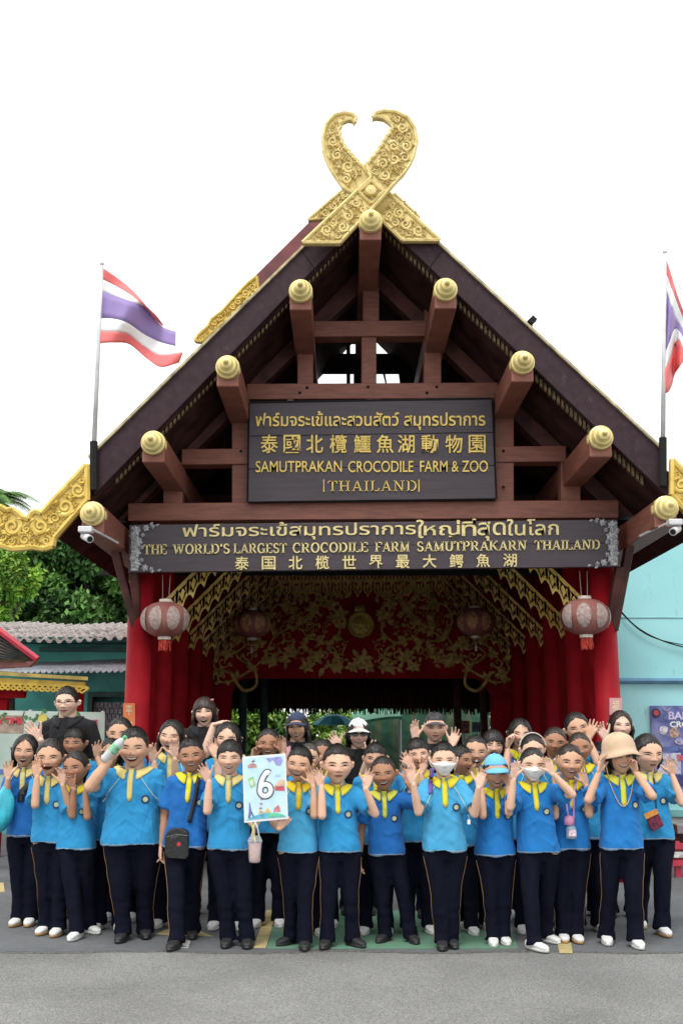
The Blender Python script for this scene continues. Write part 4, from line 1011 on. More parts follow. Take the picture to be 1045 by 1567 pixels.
def tcap(mb, p, q, r0, r1, n=10, flat=None, ends=(1, 1)):
    """tapered capsule from p to q"""
    p, q = Vector(p), Vector(q); d = (q - p)
    if d.length < 1e-6: d = Vector((0, 0, 1e-4))
    d.normalize(); path = []; rad = []
    if ends[0]:
        for a in (80, 55, 25): path.append(p - d * r0 * math.sin(R(a))); rad.append(r0 * math.cos(R(a)))
    path.append(p); rad.append(r0); path.append(q); rad.append(r1)
    if ends[1]:
        for a in (25, 55, 80): path.append(q + d * r1 * math.sin(R(a))); rad.append(r1 * math.cos(R(a)))
    mb.tube(path, rad, n, flat)
def loft(mb, rings, n=24):
    """rings: (cx, cy, z, half width, half depth), squarish ovals"""
    vs = []
    for cx, cy, z, a, b in rings:
        for k in range(n):
            t = 2 * math.pi * k / n; c_, s_ = math.cos(t), math.sin(t)
            vs.append((cx + a * math.copysign(abs(c_) ** .8, c_), cy + b * math.copysign(abs(s_) ** .8, s_), z))
    m = len(rings)
    fs = [(i * n + k, i * n + (k + 1) % n, (i + 1) * n + (k + 1) % n, (i + 1) * n + k) for i in range(m - 1) for k in range(n)]
    fs += [tuple(range(n))[::-1], tuple((m - 1) * n + k for k in range(n))]
    mb.add(vs, fs)
def remesh(mb, vox, smooth=1):
    me = bpy.data.meshes.new('t'); me.from_pydata(mb.v, [], mb.f); me.update()
    o = bpy.data.objects.new('t', me); C.objects.link(o)
    r = o.modifiers.new('r', 'REMESH'); r.mode = 'VOXEL'; r.voxel_size = vox; r.use_smooth_shade = True
    if smooth: s = o.modifiers.new('s', 'SMOOTH'); s.iterations = smooth; s.factor = .5
    dg = bpy.context.evaluated_depsgraph_get(); dg.update()
    out_ = bpy.data.meshes.new_from_object(o.evaluated_get(dg))
    bpy.data.objects.remove(o); bpy.data.meshes.remove(me)
    return out_
def coords(me): a = np.empty(len(me.vertices) * 3, np.float32); me.vertices.foreach_get('co', a); return a.reshape(-1, 3).astype(float)
def normals(me): a = np.empty(len(me.vertices) * 3, np.float32); me.vertex_normals.foreach_get('vector', a); return a.reshape(-1, 3).astype(float)
def setco(me, a): me.vertices.foreach_set('co', a.astype(np.float32).ravel()); me.update()
def vattr(me, name, a): at_ = me.attributes.new(name, 'FLOAT_VECTOR', 'POINT'); at_.data.foreach_set('vector', a.astype(np.float32).ravel())
def fattr(me, name, a): at_ = me.attributes.new(name, 'FLOAT', 'POINT'); at_.data.foreach_set('value', a.astype(np.float32).ravel())
def mkobj(name, me, m, parent, col=None, smooth=True):
    me.name = name; o = bpy.data.objects.new(name, me); C.objects.link(o)
    me.materials.clear(); me.materials.append(m)
    if smooth: me.polygons.foreach_set('use_smooth', [True] * len(me.polygons))
    if col: o.color = tuple(col) + (1,)
    adopt(o, parent); return o

# materials that take their colour from the object
class NG:
    def __init__(s, m): s.n = m.node_tree; s.L = s.n.links; s.b = s.n.nodes['Principled BSDF']
    def nd(s, t, **k):
        n = s.n.nodes.new(t)
        for a, v in k.items(): setattr(n, a, v)
        return n
    def put(s, sock, v):
        if hasattr(v, 'links') or isinstance(v, bpy.types.NodeSocket): s.L.new(v, sock)
        else: sock.default_value = v
    def m(s, op, a, b=0.0, c=None):
        n = s.nd('ShaderNodeMath', operation=op); s.put(n.inputs[0], a); s.put(n.inputs[1], b)
        if c is not None: s.put(n.inputs[2], c)
        return n.outputs[0]
    def mix(s, f, a, b):
        n = s.nd('ShaderNodeMix', data_type='RGBA'); s.put(n.inputs[0], f); s.put(n.inputs[6], a); s.put(n.inputs[7], b); return n.outputs[2]
    def step(s, x, a, b):   # 1 below a, 0 above b
        n = s.nd('ShaderNodeMapRange', interpolation_type='SMOOTHSTEP'); s.put(n.inputs[0], x); n.inputs[1].default_value = a; n.inputs[2].default_value = b; n.inputs[3].default_value = 1; n.inputs[4].default_value = 0; return n.outputs[0]
    def vec(s, name):
        a = s.nd('ShaderNodeAttribute', attribute_name=name); x = s.nd('ShaderNodeSeparateXYZ'); s.L.new(a.outputs['Vector'], x.inputs[0]); return x.outputs
    def fac(s, name): return s.nd('ShaderNodeAttribute', attribute_name=name).outputs['Fac']
def newmat(name): m = bpy.data.materials.new(name); m.use_nodes = True; return m, NG(m)
m_skin, g = newmat('skin'); b = g.b
b.inputs['Roughness'].default_value = .58; b.inputs['Specular IOR Level'].default_value = .25
b.inputs['Subsurface Weight'].default_value = .08; b.inputs['Subsurface Radius'].default_value = (.012, .005, .003); b.inputs['Subsurface Scale'].default_value = .6
oc = g.nd('ShaderNodeObjectInfo').outputs['Color']
nz = g.nd('ShaderNodeTexNoise'); nz.inputs['Scale'].default_value = 14; tc = g.nd('ShaderNodeTexCoord'); g.L.new(tc.outputs['Object'], nz.inputs[0])
hs = g.nd('ShaderNodeHueSaturation'); g.L.new(oc, hs.inputs['Color']); g.L.new(g.m('MULTIPLY_ADD', nz.outputs[0], .3, .86), hs.inputs['Value'])
col = hs.outputs[0]
col = g.mix(g.m('MULTIPLY', g.fac('palm'), .45), col, (.80, .52, .42, 1))
fe, fm, fb = g.vec('fe'), g.vec('fm'), g.vec('fb')
front = fe[2]
# cheeks and nose a little redder
col = g.mix(g.m('MULTIPLY', g.m('MULTIPLY', fb[2], front), .3), col, (.55, .16, .10, 1))
rr = lambda v: g.m('SQRT', g.m('ADD', g.m('MULTIPLY', v[0], v[0]), g.m('MULTIPLY', v[1], v[1])))
# nostrils
nr_ = g.m('ABSOLUTE', g.m('SUBTRACT', g.fac('nos'), 0.0))
col = g.mix(g.m('MULTIPLY', g.step(nr_, .6, 1.1), .75), col, (.10, .03, .02, 1))
# brows
col = g.mix(g.m('MULTIPLY', g.m('MULTIPLY', g.step(rr(fb), .75, 1.15), front), .85), col, (.022, .014, .011, 1))
# eyes: dark lid and lash line, whites, iris
re = rr(fe)
col = g.mix(g.m('MULTIPLY', g.m('MULTIPLY', g.step(re, .85, 1.35), front), .88), col, (.02, .012, .010, 1))
lid = g.m('ADD', re, g.m('MULTIPLY', g.m('MAXIMUM', fe[1], 0.0), .55))
col = g.mix(g.m('MULTIPLY', g.step(lid, .72, .9), front), col, (.50, .45, .42, 1))
ix = g.m('ABSOLUTE', fe[0]); col = g.mix(g.m('MULTIPLY', g.m('MULTIPLY', g.step(ix, .46, .6), g.step(re, .85, .98)), front), col, (.016, .009, .007, 1))
# lips, mouth, teeth
rm = rr(fm); mf = fm[2]
col = g.mix(g.m('MULTIPLY', g.m('MULTIPLY', g.step(rm, 1.15, 1.45), mf), g.m('MULTIPLY_ADD', g.fac('open'), .42, .1)), col, (.42, .115, .095, 1))
op = g.fac('open')
col = g.mix(g.m('MULTIPLY', g.step(rm, .86, 1.0), mf), col, g.mix(op, (.42, .14, .11, 1), (.05, .008, .008, 1)))
ln_ = g.m('MULTIPLY', g.m('MULTIPLY', g.step(g.m('ABSOLUTE', fm[1]), .10, .26), g.step(rm, .9, 1.05)), g.m('MULTIPLY', mf, g.m('SUBTRACT', 1.0, op)))
col = g.mix(ln_, col, (.07, .015, .013, 1))
tz = g.m('MULTIPLY', g.step(g.m('ABSOLUTE', g.m('SUBTRACT', fm[1], .36)), .26, .36), g.step(rm, .78, .9))
teeth = g.fac('teeth'); col = g.mix(g.m('MULTIPLY', g.m('MULTIPLY', tz, mf), teeth), col, (.74, .70, .64, 1))
g.L.new(col, b.inputs['Base Color'])

def clothmat(name, rough, bscale, hem=False):
    m, g = newmat(name); b = g.b; b.inputs['Roughness'].default_value = rough; b.inputs['Specular IOR Level'].default_value = .08 if 'trouser' in name else .22
    b.inputs['Sheen Weight'].default_value = 0 if 'trouser' in name else .08
    oc = g.nd('ShaderNodeObjectInfo').outputs['Color']; tc = g.nd('ShaderNodeTexCoord')
    nz = g.nd('ShaderNodeTexNoise'); nz.inputs['Scale'].default_value = 5; nz.inputs['Detail'].default_value = 5; g.L.new(tc.outputs['Object'], nz.inputs[0])
    hs = g.nd('ShaderNodeHueSaturation'); g.L.new(oc, hs.inputs['Color']); g.L.new(g.m('MULTIPLY_ADD', nz.outputs[0], .36, .82), hs.inputs['Value']); col = hs.outputs[0]
    if hem:
        col = g.mix(g.m('MULTIPLY', g.step(g.m('ABSOLUTE', g.m('SUBTRACT', g.fac('hz'), .004)), .004, .008), .55), col, (.45, .55, .62, 1))
    g.L.new(col, b.inputs['Base Color'])
    mp = g.nd('ShaderNodeMapping'); mp.inputs['Scale'].default_value = (1, 1, .45); g.L.new(tc.outputs['Object'], mp.inputs[0])
    n1 = g.nd('ShaderNodeTexNoise'); n1.inputs['Scale'].default_value = bscale; n1.inputs['Detail'].default_value = 3; n1.inputs['Distortion'].default_value = .8; g.L.new(mp.outputs[0], n1.inputs[0])
    bp = g.nd('ShaderNodeBump'); bp.inputs['Strength'].default_value = .45; bp.inputs['Distance'].default_value = .022; g.L.new(n1.outputs[0], bp.inputs['Height']); g.L.new(bp.outputs[0], b.inputs['Normal'])
    return m
m_shirt = clothmat('polo_cloth', .8, 14, True); m_pants = clothmat('trouser_cloth', .85, 13); m_plain = clothmat('plain_cloth', .8, 16)
m_hair, g = newmat('hair'); g.b.inputs['Roughness'].default_value = .42; g.b.inputs['Specular IOR Level'].default_value = .45
tc = g.nd('ShaderNodeTexCoord'); nz = g.nd('ShaderNodeTexNoise'); nz.inputs['Scale'].default_value = 60; nz.inputs['Detail'].default_value = 4
mp = g.nd('ShaderNodeMapping'); mp.inputs['Scale'].default_value = (1, 1, .25); g.L.new(tc.outputs['Object'], mp.inputs[0]); g.L.new(mp.outputs[0], nz.inputs[0])
oc = g.nd('ShaderNodeObjectInfo').outputs['Color']; hs = g.nd('ShaderNodeHueSaturation'); g.L.new(oc, hs.inputs['Color']); g.L.new(g.m('MULTIPLY_ADD', nz.outputs[0], 1.6, .2), hs.inputs['Value']); g.L.new(hs.outputs[0], g.b.inputs['Base Color'])
bp = g.nd('ShaderNodeBump'); bp.inputs['Strength'].default_value = .7; bp.inputs['Distance'].default_value = .01; g.L.new(nz.outputs[0], bp.inputs['Height']); g.L.new(bp.outputs[0], g.b.inputs['Normal'])
m_shoew = mat('white_canvas', (.66, .66, .66), .7, .1, 20, .1, 60); m_shoeb = mat('black_canvas', (.016, .016, .018), .6, .2, 20, .2, 60)
m_gum = mat('gum_sole', (.42, .25, .10), .6, .1, 20); m_solew = mat('white_sole', (.60, .60, .58), .6, .1, 20); m_soleb = mat('black_sole', (.02, .02, .022), .5)
m_sole = {'gum': m_gum, 'white': m_solew, 'black': m_soleb}

# head: an oval skull with brow, nose, lips, cheeks and chin pushed out of it, unit height
def head_points(d, smile=.5, mo=.3, mw=.13, fw=1, jn=1, ns=1, ck=1):
    x, y, z = d[:, 0] * .376 * fw, d[:, 1] * .46, d[:, 2] * .5
    jaw = sstep(.02, .5, -z); fx = 1 - .41 * jn * jaw ** 1.4 + .03 * sstep(0, .2, z); x = x * fx
    back = sstep(.0, .3, d[:, 1]); y = y * (1 - .45 * back * sstep(.08, .45, -z)); y = np.where(d[:, 1] < 0, y * (1 - .06 * (1 - np.abs(d[:, 0]))), y)
    fr = sstep(.05, .45, -d[:, 1]); gs = lambda cx, cz, sx, sz: np.exp(-((np.abs(x) - cx) / sx) ** 2 - ((z - cz) / sz) ** 2)
    push = ns * .098 * gs(0, -.14, .05, .045) + .038 * gs(0, -.03, .038, .09) + .036 * gs(.06, -.155, .034, .028)
    push += -.042 * gs(.16, .005, .085, .045) + .012 * gs(.16, -.005, .05, .025) + .014 * gs(.15, .085, .1, .03)
    push += ck * (.014 + .03 * smile) * gs(.21, -.15, .08, .07) + .026 * gs(0, -.245, .09, .022) + .026 * gs(0, -.305 - .06 * mo, .085, .028) + .03 * gs(0, -.42, .1, .06)
    push += -.02 * gs(0, -.365, .08, .025) - .022 * mo * gs(0, -.29 - .05 * mo, mw * .8, .03 + .04 * mo)
    return np.stack([x, y - push * fr, z - .035 * mo * sstep(.25, .45, -z) * fr], 1)
def sphere_dirs(n, m):
    th = np.linspace(.02, math.pi - .02, n); ph = np.linspace(0, 2 * math.pi, m, endpoint=False)
    T, P_ = np.meshgrid(th, ph, indexing='ij')
    d = np.stack([np.sin(T) * np.sin(P_), -np.sin(T) * np.cos(P_), np.cos(T)], -1).reshape(-1, 3)
    f = [(i * m + k, (i + 1) * m + k, (i + 1) * m + (k + 1) % m, i * m + (k + 1) % m) for i in range(n - 1) for k in range(m)] + [tuple(range(m)), tuple((n - 1) * m + k for k in range(m))[::-1]]
    return d, f
HD, HF = sphere_dirs(36, 52)
HD2, HF2 = sphere_dirs(44, 72)
# hairlines: (azimuth from the face, lower limit of the hair in head units)
LINES = {'short': [(0, .245), (.5, .235), (.85, .19), (1.0, .10), (1.2, -.02), (1.35, -.03), (1.5, .07), (1.8, .05), (2.1, -.16), (3.2, -.3)],
         'buzz': [(0, .27), (.5, .25), (.85, .22), (1.0, .12), (1.2, .02), (1.35, .0), (1.5, .08), (1.8, .06), (2.1, -.1), (3.2, -.24)],
         'fringe': [(0, .165), (.5, .14), (.85, .11), (1.0, .05), (1.2, -.06), (1.35, -.08), (1.5, .02), (1.8, .0), (2.1, -.2), (3.2, -.32)],
         'pulled': [(0, .285), (.45, .25), (.8, .16), (1.0, .12), (1.2, .0), (1.35, -.02), (1.5, .05), (1.8, .03), (2.1, -.16), (3.2, -.3)],
         'bangs': [(0, .10), (.5, .09), (.8, .03), (.95, -.15), (1.2, -.3), (1.5, -.34), (2, -.36), (3.2, -.4)],
         'long': [(0, .31), (.35, .25), (.65, .15), (.85, .0), (1.05, -.2), (1.3, -.34), (1.6, -.38), (2.2, -.4), (3.2, -.42)]}
THICK = {'short': .055, 'buzz': .022, 'fringe': .075, 'pulled': .04, 'bangs': .065, 'long': .06}

def hand(mb, W, D, N, S, L, kind, rg):  # noqa
    """a palm, four jointed fingers of unequal length and a thumb leaving the side of the palm; N is where the palm faces"""
    D = D.normalized(); N = (N - D * N.dot(D)).normalized(); S = (S - D * S.dot(D) - N * S.dot(N)).normalized()
    spread, curls, thumb = {'open': ((15, 4, -7, -19), (6, 10, 8), 48), 'cheek': ((6, 1, -3, -8), (14, 18, 14), 30), 'grip': ((3, 1, -1, -3), (50, 70, 45), 25), 'relax': ((4, 1, -2, -6), (18, 26, 20), 22)}[kind]
    if kind in ('open', 'cheek'): q_ = rg.uniform(.35, 1.1); spread = tuple(x * q_ for x in spread); q_ = rg.uniform(.5, 2.6); curls = tuple(x * q_ for x in curls)
    offs = (.165, .055, -.055, -.155); kn = (.50, .53, .50, .45); fl = (.40, .45, .42, .33)
    for i in range(4):
        b_ = W + S * offs[i] * L * .75 + D * .06 * L; k = W + D * kn[i] * L + S * offs[i] * L * 1.12
        tcap(mb, b_, k, .085 * L, .075 * L, 8)
        a = R(spread[i] + rg.uniform(-2.5, 2.5)); d = D * math.cos(a) + S * math.sin(a); p = k; cu = 0
        for s_, (seg, r0, r1) in enumerate(((.46, .057, .052), (.31, .052, .047), (.23, .047, .038))):
            cu += R(curls[s_] + rg.uniform(-3, 4)); dd = d * math.cos(cu) + N * math.sin(cu); q = p + dd * seg * fl[i] * L
            tcap(mb, p, q, r0 * L, r1 * L, 8); p = q
    tcap(mb, W + S * .1 * L + D * .1 * L, W + S * .22 * L + D * .26 * L + N * .05 * L, .085 * L, .075 * L, 8)
    a = R(thumb); d = D * math.cos(a) + S * math.sin(a) + N * (.2 if kind != 'grip' else .8); d.normalize()
    p = W + S * .22 * L + D * .26 * L + N * .05 * L; q = p + d * .24 * L; tcap(mb, p, q, .07 * L, .062 * L, 8)
    d2 = (d + D * .35 + N * .1).normalized(); tcap(mb, q, q + d2 * .19 * L, .062 * L, .048 * L, 8)

def ik(S, W, hint, a, b):
    d = W - S; L = d.length
    if L > .985 * (a + b): W = S + d * (.985 * (a + b) / L); L = .985 * (a + b)
    if L < abs(a - b) + .25 * a: L2 = abs(a - b) + .25 * a; W = S + d.normalized() * L2; L = L2
    u = (W - S).normalized(); x = (a * a - b * b + L * L) / (2 * L); h = math.sqrt(max(1e-8, a * a - x * x))
    v = hint - S; v = v - u * v.dot(u)
    if v.length < 1e-4: v = Vector((0, 0, -1)) - u * u.z * -1
    return S + u * x + v.normalized() * h, W

def shoe_parts(kind):
    """a canvas plimsoll, unit length, toe towards -Y"""
    if kind in SHOES: return SHOES[kind]
    up, so = ('b', 'black') if kind == 'black' else ('w', kind)
    mb = MB(); rings = []
    for t, wd, zh, zc in ((0, .10, .05, .1), (.04, .135, .19, .22), (.15, .15, .27, .26), (.3, .155, .29, .28), (.42, .165, .26, .24), (.55, .18, .2, .19), (.7, .185, .155, .15), (.85, .165, .12, .12), (.95, .12, .085, .1), (1, .06, .05, .08)):
        rings.append((t, wd, zh, zc))
    n = 16; vs = []
    for t, wd, zh, zc in rings:
        for k in range(n):
            a = 2 * math.pi * k / n; c_, s_ = math.cos(a), math.sin(a)
            vs.append((wd * math.copysign(abs(c_) ** .8, c_), .3 - t, .045 + (zh * .5 + .03) * (1 + math.copysign(abs(s_) ** .8, s_)) * .95))
    fs = [(i * n + k, i * n + (k + 1) % n, (i + 1) * n + (k + 1) % n, (i + 1) * n + k) for i in range(len(rings) - 1) for k in range(n)] + [tuple(range(n))[::-1], tuple((len(rings) - 1) * n + k for k in range(n))]
    mb.add(vs, fs); u = mesh_of(mb, 'shoe', m_shoeb if up == 'b' else m_shoew)
    mb = MB(); out_ = []
    for k in range(28):
        a = 2 * math.pi * k / 28; s_, c_ = math.sin(a), math.cos(a); wd = .16 + .04 * sstep(-.2, .5, np.array([-s_]))[0]
        out_.append((wd * c_, -.2 - .0 + .52 * s_, 0))
    m_ = 28; vs = [Vector(p) for p in out_] + [Vector((p[0] * 1.03, -.2 + (p[1] + .2) * 1.015, .045)) for p in out_] + [Vector((p[0] * 1.0, p[1], .1)) for p in out_]
    mb.add(vs, [(j * m_ + k, j * m_ + (k + 1) % m_, (j + 1) * m_ + (k + 1) % m_, (j + 1) * m_ + k) for j in range(2) for k in range(m_)] + [tuple(range(m_))[::-1], tuple(2 * m_ + k for k in range(m_))])
    s = mesh_of(mb, 'sole', m_sole[so])
    mb = MB()
    for k in range(4):
        y = -.08 - .085 * k; z = .32 - .045 * k
        mb.tube([(-.09, y, z - .035), (0, y - .012, z), (.09, y, z - .035)], .014, 5)
    for sg in (-1, 1): mb.tube([(0, -.06, .34), (sg * .06, -.09, .37), (sg * .09, -.13, .33), (sg * .02, -.09, .335)], .012, 5)
    l = mesh_of(mb, 'lace', m_shoew if up == 'w' else mat('grey_lace', (.16, .16, .17), .7))
    SHOES[kind] = (u, s, l); return SHOES[kind]
SHOES = {}
def mesh_of(mb, name, m):
    me = bpy.data.meshes.new(name); me.from_pydata(mb.v, [], mb.f); me.update(); me.materials.append(m); me.polygons.foreach_set('use_smooth', [True] * len(me.polygons)); return me
def put_shoe(root, kind, toe, yaw, L, lift=0):
    u, s, l = shoe_parts(kind)
    o = bpy.data.objects.new('shoe', u); C.objects.link(o); o.parent = root; o.matrix_parent_inverse = wmat(root).inverted()
    d = Vector((math.sin(yaw), -math.cos(yaw), 0)); o.location = toe - d * .7 * L + Vector((0, 0, .009)); o.rotation_euler = (0, 0, yaw); o.scale = (L, L, L)
    for nm, me in (('sole', s), ('lace', l)):
        c = bpy.data.objects.new(nm, me); C.objects.link(c); c.parent = o
    return o

SKIN = {'l': (.70, .44, .315), 'm': (.58, .345, .23), 'd': (.39, .20, .122), 'f': (.71, .475, .365)}
BLUE = {'m': (.024, .245, .50), 'l': (.06, .33, .57), 'd': (.012, .125, .40), 'b': (.013, .165, .47)}
YEL = {'y': (.70, .60, .035), 'c': (.66, .55, .20), 'o': (.72, .50, .02), 'g': (.62, .62, .07)}
COUNT = [0]
def person(label, hx, top, hp, Y=None, bx=None, g=1.0, tone='m', hair='short', L=None, R_=None, mouth=(.3, 1), eye=.5, smile=.6, yaw=0, pitch=0, roll=0, blue='m', yel='y',
           feet=None, shoe='black', adult=False, extra=(), hem=.465, hairlen=0, haircol=(.012, .010, .009), sleeve=.78, shirt=None, chest=None):
    COUNT[0] += 1; seed = COUNT[0]; rg = random.Random(seed * 31)
    if feet:
        ft = [gnd(*f[:2]) for f in feet]; Yb = (ft[0].y + ft[1].y) / 2 + .13
        if Y is None: Y = Yb
    bx = hx if bx is None else bx
    ztop = at(hx, top + 2, Y).z; h = ztop; scale = (at(hx + 100, top, Y) - at(hx, top, Y)).length / 100
    hh = (hp - 2) * scale * 1.0; bxw = at(bx, 1300, Y).x; hxw = at(hx, top, Y).x
    if not feet:
        ft = [Vector((bxw - .07 * h, Y - .13, 0)), Vector((bxw + .07 * h, Y - .14, 0))]
    root = empty('person', (bxw, Y, 0), label, 'person', 'schoolchildren and teachers posing before the gate')
    hc = Vector((hxw, Y - .035, ztop - hh / 2))
    HM = Matrix.Translation(hc) @ Matrix.Rotation(R(yaw), 4, 'Z') @ Matrix.Rotation(R(roll), 4, 'Y') @ Matrix.Rotation(R(pitch), 4, 'X') @ Matrix.Scale(hh, 4)
    chin = ztop - hh; zs = chin - (.022 * h if not adult else .014 * h)          # shoulder height
    k_ = zs / (.80 * h)
    lerpx = lambda z: bxw + (hxw - bxw) * max(0, min(1, (z - .45 * h) / (chin - .45 * h)))
    sw = (.082 if not adult else .096) * h * (1 + (g - 1) * .6)
    zsh = zs - .03 * h
    mo, teeth = mouth; mo = mo * .85; mw = (.10 + .045 * smile) * rg.uniform(.9, 1.1); es = rg.uniform(.158, .17); bt = rg.uniform(.014, .021); eye = eye * .62; bh = rg.uniform(.078, .094)
    fv = dict(fw=rg.uniform(.96, 1.05), jn=rg.uniform(.68, 1.0), ns=rg.uniform(.65, .95), ck=rg.uniform(.9, 1.6)) if not adult else dict(fw=rg.uniform(.92, .98), jn=rg.uniform(.85, 1.1), ns=rg.uniform(.9, 1.1), ck=rg.uniform(.7, 1.1))
    ez0 = -.026 if not adult else .004
    # ---- body: one skin surface
    mb = MB()
    hp_ = head_points(HD, smile, mo, mw, **fv); M3 = np.array(HM.to_3x3()); T3 = np.array(HM.translation)
    mb.add((hp_ @ M3.T + T3).tolist(), HF)
    for sx in (-1, 1):
        for (dy, dz, r) in ((.04, .02, .062), (.05, -.05, .05), (.03, -.09, .036)):
            p = HM @ Vector((sx * .36, dy, dz)); q = HM @ Vector((sx * (.405 if dz > -.08 else .378), dy + .035, dz + .01)); tcap(mb, p, q, r * hh * .8, r * hh, 8)
    nr = .0345 * h * (1.12 if adult else 1) * (1 + (g - 1) * .7)
    nb = Vector((lerpx(zs), Y, zs)); tcap(mb, nb - Vector((0, 0, .05 * h)), hc + Vector((0, .045 * h * .6, -hh * .22)), nr * 1.15, nr, 14)
    S = {}
    for sx in (-1, 1): S[sx] = Vector((lerpx(zsh) + sx * sw, Y + .005, zsh))
    loft(mb, [(lerpx(z * h), Y, z * h * (k_ if z > .6 else 1), a * h * g, d * h * g) for z, a, d in ((.45, .07, .055), (.52, .088, .06), (.6, .078, .054), (.7, .088, .058), (.755, .085, .052), (.785, .062, .042), (.8, .03, .03))])
    Lu, Lf, HL = .168 * h, .142 * h, .101 * h * (1 if not adult else 1)
    ua = .026 * h * (1 + (g - 1) * 1.1); palms = []; arms = {}
    for sx, spec in ((-1, L), (1, R_)):
        s = S[sx]; D = None
        if spec is None or spec == 'down':
            E = s + Vector((sx * .045 * h, .015, -Lu * .97)); W = E + Vector((sx * .01 * h, -.03 * h, -Lf * .97)); D = Vector((0, -.12, -1)); N = Vector((-sx, -.2, 0)); Sd = Vector((0, -1, 0)); kind = 'relax'
        else:
            ex, ey, wx, wy, ang, kind = spec[:6]; fw = spec[6] if len(spec) > 6 else .17
            W = at(wx, wy, Y - fw); E = at(ex, ey, Y - fw * .45); E, W = ik(s, W, E, Lu, Lf)
            a = R(ang); D = Vector((math.cos(a), -.05, math.sin(a)))
            a += R(rg.uniform(-9, 9)); D = Vector((math.cos(a), rg.uniform(-.3, .1), math.sin(a)))
            if kind == 'open': N = Vector((-sx * rg.uniform(-.15, .6), -1, rg.uniform(-.1, .2))); Sd = Vector((-sx * math.sin(a) * 1.0, 0, sx * math.cos(a)))
            elif kind == 'cheek': N = Vector((-sx * .75, -.55, .1)); Sd = Vector((-sx * .5, .75, 0))
            else: N = Vector((0, .9, .3)); Sd = Vector((-sx * math.sin(a), 0, sx * math.cos(a)))
            if kind == 'flat': kind = 'open'; N = Vector((0, -.2, -1)); Sd = Vector((0, -1, 0))
            if len(spec) > 7: N = Vector(spec[7])
        tcap(mb, s, E, ua * 1.1, ua * .84, 12); tcap(mb, E, E.lerp(W, .45), ua * .84, ua * .82, 12); tcap(mb, E.lerp(W, .45), W, ua * .82, ua * .56, 12)
        hand(mb, W + D.normalized() * .01, D, N, Sd, HL, kind, rg); palms.append((W, D.normalized())); arms[sx] = (s, E, W)
    hips = {sx: Vector((bxw + sx * .052 * h * g, Y, .47 * h)) for sx in (-1, 1)}
    order = sorted(range(2), key=lambda i: ft[i].x); FL = .150 * h if not adult else .155 * h
    legs = {}
    for sx, i in ((-1, order[0]), (1, order[1])):
        toe = Vector((ft[i].x, ft[i].y, 0)); fy = R(feet[i][2]) if feet and len(feet[i]) > 2 else R(sx * 9)
        fd = Vector((math.sin(fy), -math.cos(fy), 0)); ank = toe - fd * FL * .78; ank.z = .06 * h
        kn = hips[sx].lerp(ank, .52) + Vector((0, -.02 * h, 0)); legs[sx] = (hips[sx], kn, ank, toe, fy)
        tcap(mb, hips[sx], kn, .05 * h * g, .034 * h, 12); tcap(mb, kn, ank, .034 * h, .022 * h, 12)
    me = remesh(mb, .0047, 1); co = coords(me)
    lc = (co - T3) @ np.linalg.inv(M3).T
    inh = (np.abs(lc[:, 2]) < .56) & (np.abs(lc[:, 0]) < .5) & (np.abs(lc[:, 1]) < .7)
    fr = np.where(inh, sstep(.02, .12, -lc[:, 1]), 0)
    eh = .0135 + .027 * eye; ex = (np.abs(lc[:, 0]) - es) / .09; ez = (lc[:, 2] - ez0 - .02 * (1 - eye) * (1 - np.clip(ex, -1, 1) ** 2) - .006 * ex) / eh
    fe = np.stack([ex, ez, fr], 1); fe[~inh] = (9, 9, 0)
    bxn = (np.abs(lc[:, 0]) - es) / .11; bzn = (lc[:, 2] - bh - ez0 + .03 * bxn ** 2 - .004 * bxn) / bt
    bl = np.exp(-((np.abs(lc[:, 0]) - .2) / .1) ** 2 - ((lc[:, 2] + .14) / .07) ** 2) + .6 * np.exp(-(lc[:, 0] / .07) ** 2 - ((lc[:, 2] + .13) / .05) ** 2)
    fb = np.stack([bxn, bzn, bl], 1); fb[~inh] = (9, 9, 0)
    mzc = -.275 - .025 * mo; mh = (.010 + .085 * mo) if mo > .14 else .036
    mxn = lc[:, 0] / mw; mzn = (lc[:, 2] - mzc - .05 * smile * mxn ** 2) / mh
    fm = np.stack([mxn, mzn, fr], 1); fm[~inh] = (9, 9, 0)
    nos = np.sqrt(((np.abs(lc[:, 0]) - .04) / .024) ** 2 + ((lc[:, 2] + .185) / .013) ** 2); nos[~inh | (lc[:, 1] > 0)] = 9; fattr(me, 'nos', nos)
    vattr(me, 'fe', fe); vattr(me, 'fm', fm); vattr(me, 'fb', fb); fattr(me, 'teeth', np.full(len(co), float(teeth) * (1 if mo > .12 else 0)))
    pl = np.zeros(len(co))
    for W, D in palms:
        d = co - np.array(W); a = d @ np.array(D); rad_ = np.linalg.norm(d, axis=1); pl = np.maximum(pl, np.where(rad_ < HL * 1.3, sstep(-.01, .035, a), 0))
    pl[inh & (lc[:, 1] > -.72) & (np.abs(lc[:, 0]) < .48)] = 0; fattr(me, 'palm', pl); fattr(me, 'open', np.full(len(co), 1.0 if mo > .14 else 0.0))
    body = mkobj('body', me, m_skin, root, SKIN[tone])
    # ---- trousers
    mb = MB()
    loft(mb, [(bxw, Y + .005, z * h, a * h * g, d * h * g) for z, a, d in ((.42, .076, .062), (.455, .086, .068), (.50, .086, .068), (.54, .082, .064))])
    for sx in (-1, 1):
        hi_, kn, ank, toe, fy = legs[sx]; fwd_ = Vector((math.sin(fy), -math.cos(fy), 0)); lo = Vector((ank.x, ank.y, .026 * h)) + fwd_ * .022 * h
        P_ = [hi_ + Vector((0, 0, -.01)), hi_.lerp(kn, .5), kn, kn.lerp(lo, .5), kn.lerp(lo, .8), lo]
        mb.tube(P_, [.064 * h * (1 + (g - 1) * .9), .055 * h * (1 + (g - 1) * .9), .046 * h * (1 + (g - 1) * .7), .0405 * h, .041 * h, .046 * h], 18)
